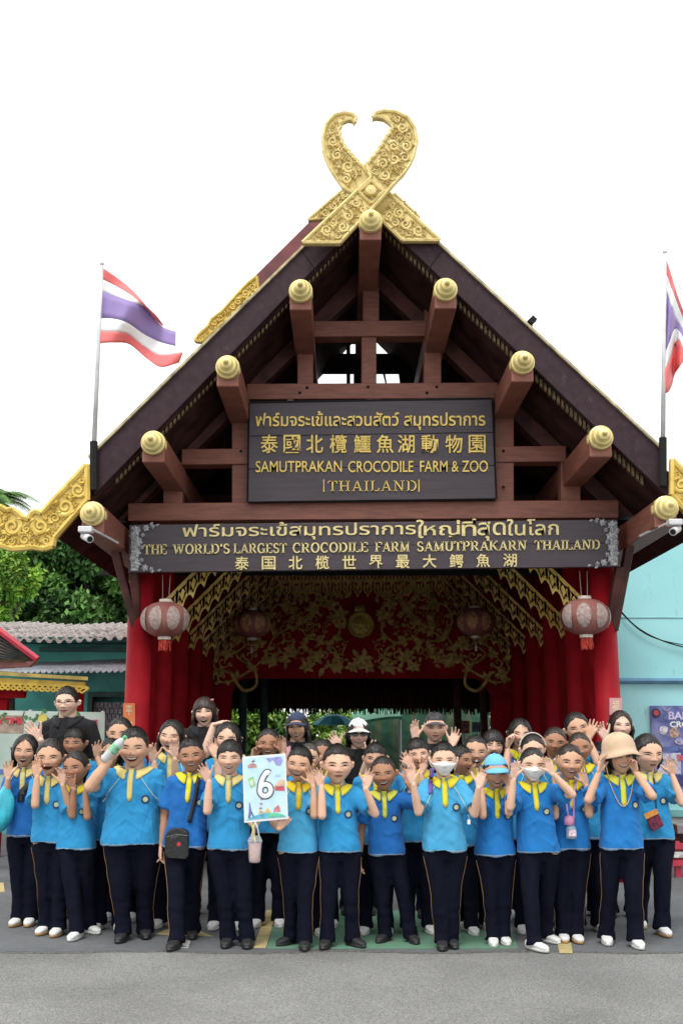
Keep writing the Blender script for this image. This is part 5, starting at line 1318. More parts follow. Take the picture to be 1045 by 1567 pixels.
    me = remesh(mb, .0105, 4); co = coords(me); nr_ = normals(me)
    low = 1 - sstep(.05, .35, co[:, 2] / h)
    dsp = .006 * vnoise(co * (16, 16, 3.5), seed) + .003 * vnoise(co * (30, 30, 14), seed + 9) + low * .006 * vnoise(co * (9, 9, 30), seed + 5) - .008 * np.abs(vnoise(co * (14, 14, 3) + co[:, [2]] * 3, seed + 3))
    co = co + nr_ * dsp[:, None]; co[:, 2] = np.maximum(co[:, 2], .012); setco(me, co)
    tr = mkobj('trousers', me, m_pants, root, (.0050, .0058, .0140) if not adult else (.005, .005, .006))
    tb = BVHTree.FromPolygons([tuple(v) for v in co], [tuple(p.vertices) for p in me.polygons])
    if not adult:
        for sx in (-1, 1):
            hi_, kn, ank, toe, fy = legs[sx]; pts = []
            for i in range(26):
                z = .44 * h - (.40 * h) * i / 25; c_ = hi_.lerp(kn, (hi_.z - z) / (hi_.z - kn.z)) if z > kn.z else kn.lerp(ank, (kn.z - z) / (kn.z - ank.z))
                hit = tb.ray_cast(Vector((c_.x + sx * .3, c_.y - .11, z)), Vector((-sx, .36, 0)).normalized())
                if hit[0] and abs(hit[0].x - c_.x - sx * .05 * h) < .045 * h: pts.append(hit[0] + hit[1] * .0012)
            if len(pts) > 6 and seed % 3 != 0 and Y < 8.3:
                mb = MB(); mb.tube(pts, .0017, 4); mb.build('side_piping', m_pipe, tr)
    # ---- shirt
    scol = shirt or BLUE[blue]; mb = MB(); gg = 1 + (g - 1) * 1.05
    hz = hem * h
    rings = [(hem, .110, .088), (hem + .04, .107, .085), (.56, .099, .078), (.64, .094, .075), (.7, .094, .075), (.75, .092, .069), (.785, .080, .06), (.803, .064, .05), (.815, .04, .04)]
    loft(mb, [(lerpx(z * h), Y - .003, (z * h) * (1 + (k_ - 1) * sstep(.5, .75, np.array([z]))[0]), a * h * gg * (.96 if adult else 1), d * h * gg) for z, a, d in rings], 32)
    for sx in (-1, 1):
        s, E, W = arms[sx]; e = s.lerp(E, sleeve); inn = s + Vector((-sx * .05 * h, 0, .012 * h))
        q = .040 * h * (1 + (g - 1) * .8)
        mb.tube([inn, s, s.lerp(E, sleeve * .5), e], [q * .95, q * 1.08, q * 1.12, q * 1.24], 16)
    me = remesh(mb, .0088, 5); co = coords(me); nr_ = normals(me)
    hgt = (co[:, 2] - hz); bell = sstep(0, .08, hgt)
    lowf = 1 - sstep(.05, .3, hgt)
    sgnx = np.sign(co[:, 0] - lerpx(zs)); dia = co[:, 0] * sgnx * .75 + co[:, 2]
    cre = 1 - np.abs(vnoise(np.stack([dia * 15, co[:, 1] * 8 + seed, (co[:, 2] - co[:, 0] * sgnx) * 4], 1), seed + 24)) * 3.2
    cre2 = 1 - np.abs(vnoise(co * (17, 12, 5) + co[:, [2]] * (2, 0, 0), seed + 25)) * 3.6
    dsp = .010 * vnoise(co * (13, 13, 2.4), seed + 20) * (.4 + .8 * lowf) + .0035 * vnoise(co * (24, 24, 13) + co[:, [2]] * 6, seed + 21) + .0065 * np.clip(cre, 0, 1) * (.5 + .5 * (1 - lowf)) + .004 * np.clip(cre2, 0, 1) - .002
    co = co + nr_ * (dsp * (1 if not adult else .8))[:, None]; co[:, 2] = np.where(hgt < .012, co[:, 2] + .005 * vnoise(co * (7, 7, 0), seed + 4), co[:, 2]); setco(me, co)
    fattr(me, 'hz', np.where(hgt < .06, hgt - .002, 1) if not adult else np.ones(len(co)))
    sh = mkobj('shirt', me, m_shirt, root, scol)
    tree_ = BVHTree.FromPolygons([tuple(v) for v in co], [tuple(p.vertices) for p in me.polygons])
    def onfront(x, z, d=.004, y0=None):
        hit = tree_.ray_cast(Vector((x, Y - .6, z)), Vector((0, 1, 0)))
        if hit[0] is None: return Vector((x, Y - .07 * h, z))
        p = hit[0].copy(); p.y -= d; return p
    def strip(name, path, wd, m, col=None, d=.005, par=sh):
        vs = []; n = len(path)
        for i, (x, z) in enumerate(path):
            a = path[max(i - 1, 0)]; b_ = path[min(i + 1, n - 1)]; dx, dz = b_[0] - a[0], b_[1] - a[1]; l_ = math.hypot(dx, dz) or 1
            w_ = wd[i] if hasattr(wd, '__len__') else wd
            for s_ in (-.5, 0, .5): vs.append(onfront(x - dz / l_ * s_ * w_, z + dx / l_ * s_ * w_, d))
        me = bpy.data.meshes.new(name); me.from_pydata([tuple(v) for v in vs], [], [(3 * i + k, 3 * i + k + 1, 3 * i + k + 4, 3 * i + k + 3) for i in range(n - 1) for k in range(2)]); me.update()
        o = mkobj(name, me, m, par, col); sd_ = o.modifiers.new('t', 'SOLIDIFY'); sd_.thickness = .004; sd_.offset = 1; return o
    zc = chin - .01 * h; cxn = lerpx(zs)
    zneck = zs + .008 * h
    ycol = YEL[yel] if shirt is None else tuple(min(1, c_ * 1.2 + .004) for c_ in scol)
    tilt = (bxw - hxw) * .25
    if chest is None:
        n = 9; top_z = zneck + .012 * h; bot_z = zs - .122 * h * rg.uniform(.9, 1.15)
        if shirt is None:
            w0 = .0255 * h
            strip('placket', [(cxn + tilt * i / (n - 1), top_z + (bot_z - top_z) * i / (n - 1)) for i in range(n)], [w0] * (n - 1) + [w0 * .5], m_plain, ycol)
            for sx in (-1, 1) if seed % 3 == 1 else ():
                strip('raglan_piping', [(cxn + sx * (.045 + .065 * gg * t) * h, zs + .0 * h - .012 * h - .125 * h * t) for t in np.linspace(0, 1, 8)], .004, m_plain, (.50, .56, .42))
            bxp, bzp = cxn + .056 * h * gg, zs - .125 * h
            for nm, rad_, m_, dd in (('badge', .021 * h, m_badge, .004), ('badge_centre', .012 * h, m_badgec, .007)):
                vs = [onfront(bxp, bzp, dd)] + [onfront(bxp + rad_ * q * math.cos(a), bzp + rad_ * q * math.sin(a), dd) for q in (.6, 1) for a in np.linspace(0, 2 * math.pi, 14, endpoint=False)]
                me = bpy.data.meshes.new(nm); me.from_pydata([tuple(v) for v in vs], [], [(0, 1 + k, 1 + (k + 1) % 14) for k in range(14)] + [(1 + k, 15 + k, 15 + (k + 1) % 14, 1 + (k + 1) % 14) for k in range(14)]); me.update(); mkobj(nm, me, m_, sh)
    # collar: a standing band folded over into two pointed flaps
    vs = []; n = 26; rows = 5
    for i in range(n):
        th = R(16) + (2 * math.pi - R(32)) * i / (n - 1); f_ = abs(math.cos(th / 2)) ** 6; sx_, cy_ = math.sin(th), -math.cos(th)
        near = max(0, 1 - min(th, 2 * math.pi - th) / 1.1)
        for j in range(rows):
            t = j / (rows - 1); r_ = nr * 1.12 + (.009 + (.021 if not adult else .012) * t) * h * (1 + .5 * near * t) * (1 + (g - 1) * .6); z = zneck + .016 * h - .012 * h * near - t * (.022 + .030 * near) * h - .006 * h * near
            p = Vector((cxn + sx_ * r_ * 1.1, Y - .004 + cy_ * r_ * .98, z))
            if t > .2:
                q = tree_.find_nearest(p)
                if q[0] is not None:
                    d = (p - q[0]).dot(q[1])
                    if d < .009: p = q[0] + q[1] * .009
            vs.append(p)
    me = bpy.data.meshes.new('collar'); me.from_pydata([tuple(v) for v in vs], [], [(i * rows + j, i * rows + j + 1, (i + 1) * rows + j + 1, (i + 1) * rows + j) for i in range(n - 1) for j in range(rows - 1)]); me.update()
    o = mkobj('collar', me, m_plain, sh, ycol); sd_ = o.modifiers.new('t', 'SOLIDIFY'); sd_.thickness = .005
    # ---- shoes
    for sx in (-1, 1): put_shoe(root, shoe, legs[sx][3], legs[sx][4], FL)
    # ---- hair
    def surf(d, t): return (head_points(d, .3, 0) * (1 + t[:, None]))
    if hair:
        az = np.arctan2(np.abs(HD2[:, 0]), -HD2[:, 1]); ln = LINES[hair]; zl = np.interp(az, [a for a, _ in ln], [b_ for _, b_ in ln])
        z = HD2[:, 2] * .5; jit = .026 * vnoise(HD2 * 9, seed) + .024 * vnoise(HD2 * 26, seed + 1)
        cov = sstep(-.016, .05, z - zl + jit)
        th_ = THICK[hair] * (1 + .0 * z) + .012 * vnoise(HD2 * 7, seed + 2) + (.006 if hair != 'buzz' else .002) * vnoise(HD2 * (22, 22, 8), seed + 3)
        if hair in ('pulled', 'long'): th_ = th_ - .03 * np.exp(-(HD2[:, 0] / .05) ** 2) * (HD2[:, 2] > .3)
        if hair in ('short', 'fringe', 'buzz'): th_ = th_ * (.35 + .65 * sstep(.15, .7, HD2[:, 2])); th_ = th_ + (.02 if hair == 'short' else 0) * sstep(.5, .9, HD2[:, 2])
        t = -.06 + (th_ + .06) * cov; P_ = surf(HD2, t); mb = MB(); mb.add((P_ @ M3.T + T3).tolist(), HF2)
        # loose strands that break the outline
        rs = np.random.default_rng(seed); ok = np.where(cov > .6)[0]; ns = {'buzz': 300, 'short': 800, 'fringe': 900, 'pulled': 500, 'bangs': 700, 'long': 600}[hair]
        for i in rs.choice(ok, ns):
            d = Vector(HD2[i]); crown = Vector((0, .45, .9)).normalized()
            if hair in ('pulled',): fl = Vector((0, 1, -.1)) - d * d.dot(Vector((0, 1, -.1)))
            elif hair in ('long', 'bangs'): fl = Vector((d.x * .9, -.15 if d.y < 0 else .2, -1)); fl = fl - d * fl.dot(d)
            else: fl = d - crown * d.dot(crown) + Vector((0, -.3, 0)); fl = fl - d * fl.dot(d)
            if fl.length < 1e-3: continue
            fl = (fl.normalized() + Vector(rs.normal(size=3)) * .25).normalized(); ln_ = {'buzz': .05, 'short': .16, 'fringe': .22, 'pulled': .14, 'bangs': .2, 'long': .25}[hair] * rs.uniform(.6, 1.2)
            if hair in ('short', 'buzz', 'fringe', 'pulled'):
                e_ = (d + fl * ln_ * 1.6).normalized(); ea = math.atan2(abs(e_.x), -e_.y)
                if e_.z * .5 < np.interp(ea, [a for a, _ in ln], [b_ for _, b_ in ln]) - rs.choice((.0, .0, .02, .05, .075)) - (.02 if hair == 'fringe' else 0): continue
            side = d.cross(fl).normalized(); vs = []
            lift = rs.uniform(.2, 1.6) * {'short': .04, 'fringe': .03, 'buzz': .012}.get(hair, .014)
            for k in range(4):
                q = (d + fl * ln_ * k / 3 * 1.6).normalized(); b_ = head_points(np.array([tuple(q)]), .3, 0)[0]; pp = Vector(b_ * (1 + th_[i] + .004 + lift * k / 3)); w_ = .007 * (1 - k / 3.2)
                vs += [HM @ (pp + side * w_), HM @ (pp - side * w_)]
            mb.add(vs, [(2 * k, 2 * k + 1, 2 * k + 3, 2 * k + 2) for k in range(3)])
        if hairlen:   # locks falling past the ears on both sides and behind
            for k in range(34):
                a = rs.uniform(1.35, math.pi) * (1 if k % 2 else -1); d = np.array([[math.sin(a) * .97, -math.cos(a) * .97, rs.uniform(-.25, .25)]])
                p0 = Vector(head_points(d / np.linalg.norm(d), .2, 0)[0]) * 1.04; pts = []; ln_ = hairlen * rs.uniform(.75, 1.1)
                for i in range(6):
                    t = i / 5; p = p0 + Vector((p0.x * .12 * t + rs.normal() * .02 - p0.x * .25 * t * t, .1 * t - p0.y * .3 * t, -ln_ * t)); pts.append(HM @ p)
                mb.tube(pts, [hh * x for x in (.05, .06, .058, .05, .035, .01)], 7)
        if hair == 'pulled':
            p0 = HM @ Vector((0, .46, .15)); mb.tube([p0, p0 + Vector((0, .05, -.01)), p0 + Vector((0, .09, -.08)), p0 + Vector((0, .08, -.2))], [.03, .032, .028, .008], 8)
        me = bpy.data.meshes.new('hair'); me.from_pydata(mb.v, [], mb.f); me.update(); mkobj('hair', me, m_hair, root, haircol)
    info = dict(root=root, body=body, shirt=sh, HM=HM, hh=hh, h=h, Y=Y, arms=arms, onfront=onfront, tree=tree_, cx=cxn, zs=zs, M3=M3, T3=T3, scale=scale, zneck=zneck, nr=nr)
    for e in extra: e(info)
    return info
m_pipe = mat('orange_piping', (.36, .20, .08), .7, .1); m_badge = mat('badge_navy', (.02, .05, .17), .7, .2, 60); m_badgec = mat('badge_pale', (.42, .50, .38), .7, .4, 80, col2=(.55, .55, .2))

# headwear, masks and the like
def shell(info, name, fn, m, col, n=40, mm=64):
    d, f = sphere_dirs(n, mm); t, keep = fn(d); P_ = head_points(d, .3, 0) * (1 + t[:, None])
    me = bpy.data.meshes.new(name); me.from_pydata((P_ @ info['M3'].T + info['T3']).tolist(), [], f); me.update()
    return mkobj(name, me, m, info['root'], col)
def cap(col, brim=.42, side=0, visor=True, down=-.02):
    def f(i):
        def fn(d):
            z = d[:, 2] * .5; cov = sstep(.0, .03, z - .13 + .11 * d[:, 1]); seam = -.012 * np.exp(-(np.abs(np.mod(np.arctan2(d[:, 0], d[:, 1]), math.pi / 3) - math.pi / 6) / .05) ** 2)
            return -.08 + (.12 + .05 * sstep(.3, .9, d[:, 2]) + .012 * vnoise(d * 5, 7) + seam + .006 * vnoise(d * 9, 3)) * cov, cov
        o = shell(i, 'cap', fn, m_plain, col)
        if visor:
            vs = []; n = 17; rows = 5
            for k in range(n):
                q = -1 + 2 * k / (n - 1)
                for r in range(rows):
                    t = r / (rows - 1); x = .38 * q; y = -.50 * math.sqrt(max(.05, 1 - .78 * q * q)) - brim * t * math.sqrt(max(.0, 1 - q * q)) ** .8
                    ca, sa = math.cos(side), math.sin(side); x, y = x * ca - y * sa, x * sa + y * ca
                    vs.append(i['HM'] @ Vector((x, y, .215 - .12 * q * q - .085 * t * math.sqrt(max(0, 1 - q * q)) + down)))
            me = bpy.data.meshes.new('visor'); me.from_pydata([tuple(v) for v in vs], [], [(k * rows + r, k * rows + r + 1, (k + 1) * rows + r + 1, (k + 1) * rows + r) for k in range(n - 1) for r in range(rows - 1)]); me.update()
            v = mkobj('visor', me, m_plain, o, col); s_ = v.modifiers.new('t', 'SOLIDIFY'); s_.thickness = .006
        mb = MB(); mb.lathe([(.010, -.01), (.010, .002), (.003, .005)], i['HM'] @ Vector((0, .0, .545)), n=10); b_ = mb.build('button', m_plain, o, smooth=True); b_.color = tuple(col) + (1,)
    return f
def bucket(col):
    def f(i):
        vs = []; n = 40; prof = [(.001, .64), (.14, .635), (.27, .61), (.37, .565), (.43, .49), (.465, .38), (.485, .24), (.495, .17), (.55, .10), (.62, .01), (.612, -.005), (.54, .075), (.48, .13)]
        for r, z in prof:
            for k in range(n):
                a = 2 * math.pi * k / n; wv = .05 * math.sin(2 * a + 1.2) + .03 * math.sin(5 * a) * max(0, r - .5) / .28
                vs.append(i['HM'] @ Vector((math.sin(a) * r * .98, -math.cos(a) * r * 1.05, z + wv - .02)))
        m_ = len(prof); me = bpy.data.meshes.new('bucket_hat'); me.from_pydata([tuple(v) for v in vs], [], [(j * n + k, j * n + (k + 1) % n, (j + 1) * n + (k + 1) % n, (j + 1) * n + k) for j in range(m_ - 1) for k in range(n)]); me.update()
        o = mkobj('bucket_hat', me, m_plain, i['root'], col)
        pts = []
        for t in np.linspace(-1, 1, 22): pts.append(i['onfront'](i['cx'] - .01 + t * .09, i['zs'] - .16 * (1 - t * t) * i['h'] * .9 + .02, .012))
        a = i['HM'] @ Vector((-.5, -.25, .0)); b_ = i['HM'] @ Vector((.5, -.25, .0)); mb = MB(); mb.tube([a] + pts + [b_], .0035, 5); mb.build('chin_cord', mat('tan_cord', (.5, .34, .22), .8), o)
    return f
def mask(i):
    def fn(d):
        z = d[:, 2] * .5; front = sstep(.15, .5, -d[:, 1])
        cov = sstep(0, .05, -.06 - z + .05 * np.exp(-(d[:, 0] / .3) ** 2)) * sstep(0, .1, z + .52) * front
        t = -.07 + cov * (.135 + .075 * np.exp(-(d[:, 0] / .35) ** 2 - ((z + .18) / .14) ** 2) - .02 * np.exp(-(d[:, 0] / .04) ** 2))
        return t, cov
    o = shell(i, 'face_mask', fn, m_mask, None)
    for sx in (-1, 1):
        mb = MB(); mb.tube([i['HM'] @ Vector((sx * .33, -.22, -.13)), i['HM'] @ Vector((sx * .42, .0, -.01)), i['HM'] @ Vector((sx * .41, .1, .03))], .002, 4)
        mb.tube([i['HM'] @ Vector((sx * .3, -.2, -.3)), i['HM'] @ Vector((sx * .4, .04, -.12)), i['HM'] @ Vector((sx * .41, .1, .0))], .002, 4); mb.build('ear_loop', m_mask, o)
m_mask = mat('mask_white', (.78, .78, .77), .8, .05, 20, .2, 40)
def sunglasses(i):
    HM = i['HM']; root = i['root']; mb = MB()
    for sx in (-1, 1):
        pts = [Vector((sx * .165 + .125 * math.cos(a) * (1 + .1 * math.cos(2 * a)), -.475 + .06 * abs(sx * .165 + .12 * math.cos(a)) ** 2 * 8, .0 + .075 * math.sin(a))) for a in np.linspace(0, 2 * math.pi, 16, endpoint=False)]
        mb.prism([HM @ p for p in pts], (0, .006, 0))
        mb.tube([HM @ Vector((sx * .29, -.4, .03)), HM @ Vector((sx * .41, -.1, .03)), HM @ Vector((sx * .42, .1, .0))], .004, 5)
    mb.tube([HM @ Vector((-.05, -.49, .02)), HM @ Vector((.05, -.49, .02))], .004, 5); mb.build('sunglasses', m_lens, root)
m_lens = mat('dark_lens', (.012, .008, .008), .12, .05)
def glasses(i):
    mb = MB()
    for sx in (-1, 1):
        pts = [i['HM'] @ Vector((sx * .165 + .115 * math.cos(a), -.46 + .3 * (sx * .165 + .115 * math.cos(a)) ** 2, -.005 + .08 * math.sin(a))) for a in np.linspace(0, 2 * math.pi, 17)]
        mb.tube(pts, .0013, 4)
        mb.tube([i['HM'] @ Vector((sx * .28, -.43, .02)), i['HM'] @ Vector((sx * .41, .05, .02))], .0022, 4)
    mb.tube([i['HM'] @ Vector((-.05, -.47, 0)), i['HM'] @ Vector((.05, -.47, 0))], .0022, 4); mb.build('glasses', m_lens, i['root'])
def bodystrap(name, pts, wd, m, par='shirt'):
    def f(i):
        vs = []; q = [(at(x, y, i['Y'] - .08).x, at(x, y, i['Y'] - .08).z) for x, y in pts]; fine = []
        for k in range(len(q) - 1):
            for t in np.linspace(0, 1, 8, endpoint=False): fine.append((q[k][0] + (q[k + 1][0] - q[k][0]) * t, q[k][1] + (q[k + 1][1] - q[k][1]) * t))
        fine.append(q[-1]); n = len(fine)
        for k, (x, z) in enumerate(fine):
            a = fine[max(k - 1, 0)]; b_ = fine[min(k + 1, n - 1)]; dx, dz = b_[0] - a[0], b_[1] - a[1]; l_ = math.hypot(dx, dz) or 1
            for s_ in (-.5, .5): vs.append(i['onfront'](x - dz / l_ * wd * s_, z + dx / l_ * wd * s_, .010))
        me = bpy.data.meshes.new(name); me.from_pydata([tuple(v) for v in vs], [], [(2 * k, 2 * k + 1, 2 * k + 3, 2 * k + 2) for k in range(n - 1)]); me.update()
        o = mkobj(name, me, m, i[par]); s_ = o.modifiers.new('t', 'SOLIDIFY'); s_.thickness = .004; return o
    return f
def hairband(pos, m):
    def f(i):
        mb = MB(); mb.tube([i['HM'] @ Vector((.43 * math.sin(a) * 1.02, pos, .06 + .49 * math.cos(a) * 1.02)) for a in np.linspace(-1.4, 1.4, 15)], .005, 6); mb.build('hair_band', m, i['root'])
    return f
def clip(x, y, z, m):
    def f(i):
        p = i['HM'] @ Vector((x, y, z)); mb = MB(); mb.tube([p - Vector((.012, 0, 0)), p + Vector((.012, 0, .004))], .007, 6); mb.build('hair_clip', m, i['root'])
    return f

m_strap = mat('black_strap', (.012, .012, .013), .6); m_pinkcloth = mat('pink_strap', (.62, .32, .36), .8); m_purple = mat('purple_lanyard', (.16, .08, .38), .7); m_lilac = mat('lilac_strap', (.45, .25, .6), .6)
m_clip = mat('pink_clip', (.7, .2, .3), .4); m_band = mat('pale_band', (.6, .55, .5), .5)
BLK = (.010, .010, .012)
I = {}
def P_(k, *a, **kw): I[k] = person(*a, **kw)
# front row, left to right
P_('A', 'schoolgirl at the far left edge with shoulder-length hair, waving and carrying a turquoise bag', 43, 1122, 50, bx=42, tone='m', hair='long', hairlen=.75, L=(10, 1234, 13, 1192, 100, 'open'), mouth=(.75, 1), eye=.1, smile=.6, yaw=8, roll=3, blue='d', yel='c', feet=[(17, 1421, -8), (42, 1421, 6)], shoe='gum', extra=[bodystrap('bag_strap', [(52, 1196), (36, 1212), (34, 1226)], .05, m_strap)])
P_('B', 'schoolgirl sticking out her tongue, hand up, beside the girl at the left edge', 81, 1129, 56, bx=80, tone='m', hair='pulled', L=(54, 1231, 57, 1189, 103, 'open'), R_=(108, 1234, 97, 1202, 100, 'open', .2), mouth=(.55, 0), eye=.1, smile=.7, yaw=4, blue='m', yel='c', feet=[(57, 1434, -14), (80, 1437, -6)], shoe='gum')
P_('C', 'short schoolgirl with both hands cupped under her chin, left of the heavy boy', 120, 1147, 51, bx=118, tone='d', hair='pulled', L=(107, 1250, 113, 1209, 118, 'cheek', .15), R_=(139, 1252, 131, 1210, 62, 'cheek', .15), mouth=(.15, 1), eye=.35, smile=.8, yaw=-14, roll=-4, blue='m', yel='y', feet=[(106, 1443, -12), (152, 1432, 48)], shoe='white')
P_('D', 'tall heavy-set boy laughing and holding up a plastic bottle', 208, 1112, 61, bx=204, g=1.38, tone='m', hair='short', L=(146, 1214, 166, 1166, 62, 'grip', .2), mouth=(.6, 1), eye=.05, smile=.9, yaw=2, blue='m', yel='c', feet=[(180, 1446, -6), (224, 1440, 14)], shoe='black', hem=.445)
P_('E', 'boy in a darker blue shirt with a black crossbody bag, both arms down', 295, 1128, 52, bx=284, tone='d', hair='short', mouth=(.3, 1), eye=.4, smile=.9, yaw=4, roll=-6, blue='d', yel='y', feet=[(258, 1458, -14), (295, 1440, 10)], extra=[bodystrap('bag_strap', [(305, 1186), (300, 1220), (291, 1258)], .028, m_strap)])
P_('F', 'boy with black fringe waving beside the number six card he holds', 353, 1131, 53, bx=352, tone='l', hair='fringe', L=(322, 1230, 320, 1196, 118, 'open'), R_=(385, 1262, 391, 1264, 75, 'grip', .22), mouth=(.3, 1), eye=.1, smile=.6, yaw=2, blue='m', yel='c', feet=[(343, 1454, -6), (378, 1455, 4)])
P_('G', 'grinning boy with tilted head steadying the right edge of the number six card', 459, 1141, 53, bx=456, tone='m', hair='short', L=(420, 1262, 427, 1268, 62, 'grip', .24), R_=(482, 1245, 480, 1204, 95, 'open', .16), mouth=(.45, 1), eye=.2, smile=1, yaw=-6, roll=8, blue='l', yel='o', feet=[(424, 1450, -44), (466, 1458, 2)])
P_('H', 'frowning boy with both hands raised at the centre of the front row', 516, 1138, 60, bx=521, tone='l', hair='short', L=(493, 1250, 492, 1204, 104, 'open', .17), R_=(569, 1245, 559, 1207, 82, 'open', .17), mouth=(.12, 0), eye=.45, smile=.1, yaw=6, blue='m', yel='y', feet=[(493, 1456, -14), (558, 1453, 38)])
P_('I', 'dark-skinned buzz-cut boy shouting between the frowning boy and the masked boy', 586, 1155, 53, bx=592, tone='d', hair='buzz', R_=(634, 1238, 622, 1197, 95, 'open', .1), mouth=(.5, 1), eye=.2, smile=.7, yaw=-6, roll=-5, blue='d', yel='g', feet=[(577, 1446, -30), (638, 1448, 14)])
P_('J', 'boy in a white face mask and pale blue shirt with both palms raised', 677, 1134, 53, bx=680, tone='l', hair='short', L=(646, 1248, 632, 1201, 108, 'open', .2), R_=(722, 1248, 732, 1206, 82, 'open', .2), eye=.3, smile=.2, blue='l', yel='y', feet=[(676, 1458, -8), (697, 1455, 10)], extra=[mask, bodystrap('lanyard', [(660, 1176), (659, 1196), (658, 1214)], .03, m_purple)])
P_('K', 'schoolgirl in a sky blue cap with hands cupped around her grin', 756, 1153, 51, bx=758, tone='m', hair='pulled', L=(736, 1247, 737, 1208, 88, 'cheek', .12), R_=(780, 1246, 777, 1203, 96, 'cheek', .14), mouth=(.4, 1), eye=.2, smile=1, roll=-3, pitch=7, blue='b', yel='y', feet=[(756, 1452, -4), (778, 1450, 8)], shoe='white', extra=[cap((.15, .46, .75), .4)])
P_('L', 'schoolgirl in a white face mask with both hands spread beside her cheeks', 812, 1142, 53, bx=824, tone='l', hair='pulled', L=(784, 1236, 785, 1193, 78, 'open', .2), R_=(869, 1225, 846, 1185, 108, 'open', .2), eye=.15, smile=.3, roll=3, blue='b', yel='y', feet=[(838, 1460, 34), (856, 1447, 36)], shoe='white', extra=[mask])
P_('M', 'smiling schoolgirl with a pink water bottle hanging at her waist', 868, 1137, 54, bx=870, tone='m', hair='pulled', L=(846, 1246, 848, 1207, 84, 'cheek', .06), R_=(899, 1248, 897, 1203, 100, 'open', .14), mouth=(.35, 1), eye=.3, smile=.8, roll=2, blue='b', yel='y', feet=[(865, 1446, -4), (889, 1447, 6)], shoe='gum', haircol=(.022, .014, .010), extra=[bodystrap('bottle_strap', [(880, 1194), (876, 1222), (876, 1254)], .014, m_lilac), bodystrap('bottle_strap', [(856, 1194), (864, 1226), (868, 1254)], .012, m_lilac)])
P_('N', 'schoolgirl in a beige bucket hat holding its brim with both hands', 944, 1127, 56, bx=950, tone='m', hair='long', hairlen=.45, L=(910, 1222, 915, 1184, 72, 'cheek', .12), R_=(986, 1220, 972, 1182, 108, 'cheek', .12), mouth=(.3, 1), eye=.3, smile=.9, roll=-5, pitch=-1, blue='b', yel='g', feet=[(931, 1450, -6), (982, 1456, 4)], shoe='white', hem=.46, extra=[bucket((.58, .42, .29))])
P_('O', 'schoolgirl looking down and waving at the right edge, red pouch at her hip', 986, 1121, 58, bx=1000, tone='l', hair='pulled', hairlen=.42, R_=(1032, 1230, 1028, 1187, 100, 'open', .15), mouth=(.08, 0), eye=.08, smile=.1, pitch=6, yaw=10, blue='m', yel='c', feet=[(984, 1424, -4), (1024, 1437, 6)], shoe='gum', extra=[bodystrap('pouch_strap', [(998, 1190), (1000, 1215), (1001, 1238)], .008, m_strap)])
# second and third rows
P_('P', 'small boy with a furrowed brow peeping out behind the left girls', 118, 1112, 46, Y=8.95, tone='d', hair='fringe', mouth=(.1, 0), eye=.4, smile=.0, yaw=-4, shoe='white')
P_('Q', 'schoolgirl with parted black hair behind the raised bottle', 187, 1096, 50, Y=8.85, tone='m', hair='pulled', eye=.5, mouth=(.1, 0), shoe='white')
P_('R', 'schoolgirl half hidden behind the heavy boy, face below the bottle', 172, 1128, 46, Y=8.45, tone='m', hair='long', hairlen=.5, L=(150, 1180, 150, 1160, 92, 'open', .16), eye=.3, mouth=(.2, 1), shoe='white')
P_('S', 'laughing schoolgirl with long loose hair and a hand held before her face', 265, 1100, 50, Y=8.55, bx=264, tone='l', hair='long', hairlen=.75, L=(240, 1200, 236, 1167, 95, 'open', .14), R_=(276, 1196, 268, 1162, 100, 'open', .24), mouth=(.6, 1), eye=.05, smile=.9, roll=6, yaw=-4, yel='c', shoe='white')
P_('T', 'laughing woman with a fringe in a black top, back row left of the opening', 315, 1065, 47, Y=9.1, tone='f', hair='bangs', hairlen=.75, haircol=(.03, .014, .010), R_=(330, 1145, 327, 1110, 22, 'flat', .18), mouth=(.7, 1), eye=.5, smile=.8, roll=-3, adult=True, shirt=BLK, extra=[clip(.30, -.30, .38, m_clip)])
P_('U', 'schoolgirl with centre-parted hair, left hand lifted, behind the boy with the fringe', 350, 1103, 51, Y=8.5, tone='l', hair='long', hairlen=.4, L=(330, 1196, 333, 1160, 108, 'open', .18), mouth=(.1, 0), eye=.35, smile=.3, roll=3, yel='y', shoe='white')
P_('V', 'schoolgirl with both palms framing her face behind the number six card', 412, 1113, 46, Y=8.6, tone='d', hair='pulled', L=(384, 1194, 387, 1163, 82, 'cheek', .10), R_=(440, 1190, 433, 1154, 98, 'open', .10), mouth=(.55, 1), eye=.1, smile=.4, shoe='white')
P_('W', 'smiling woman in a navy cap and black top with a pink shoulder strap', 456, 1089, 46, Y=9.1, tone='m', hair='long', hairlen=.9, mouth=(.3, 1), eye=.3, smile=1, yaw=-8, roll=-3, adult=True, shirt=BLK, extra=[cap((.035, .05, .10), .34), bodystrap('bag_strap', [(441, 1142), (441, 1160), (442, 1190)], .045, m_pinkcloth)])
P_('X', 'boy with greyish cropped hair hidden behind the grinning boy', 473, 1135, 46, Y=8.25, tone='m', hair='buzz', eye=.4, mouth=(.1, 0), haircol=(.05, .045, .04), shoe='white')
P_('Y', 'schoolgirl half visible left of the woman in the white cap', 492, 1129, 47, Y=8.6, tone='d', hair='pulled', eye=.4, mouth=(.3, 1), yaw=8, shoe='white')
P_('Z', 'smiling woman in a white cap and dark sunglasses, back row centre', 548, 1099, 46, Y=9.15, tone='f', hair='long', hairlen=.6, L=(508, 1176, 521, 1146, 118, 'open', .16), R_=(556, 1190, 562, 1160, 52, 'open', .2), mouth=(.3, 1), eye=.3, smile=1, yaw=3, adult=True, shirt=BLK, extra=[cap((.74, .74, .74), .36), sunglasses])
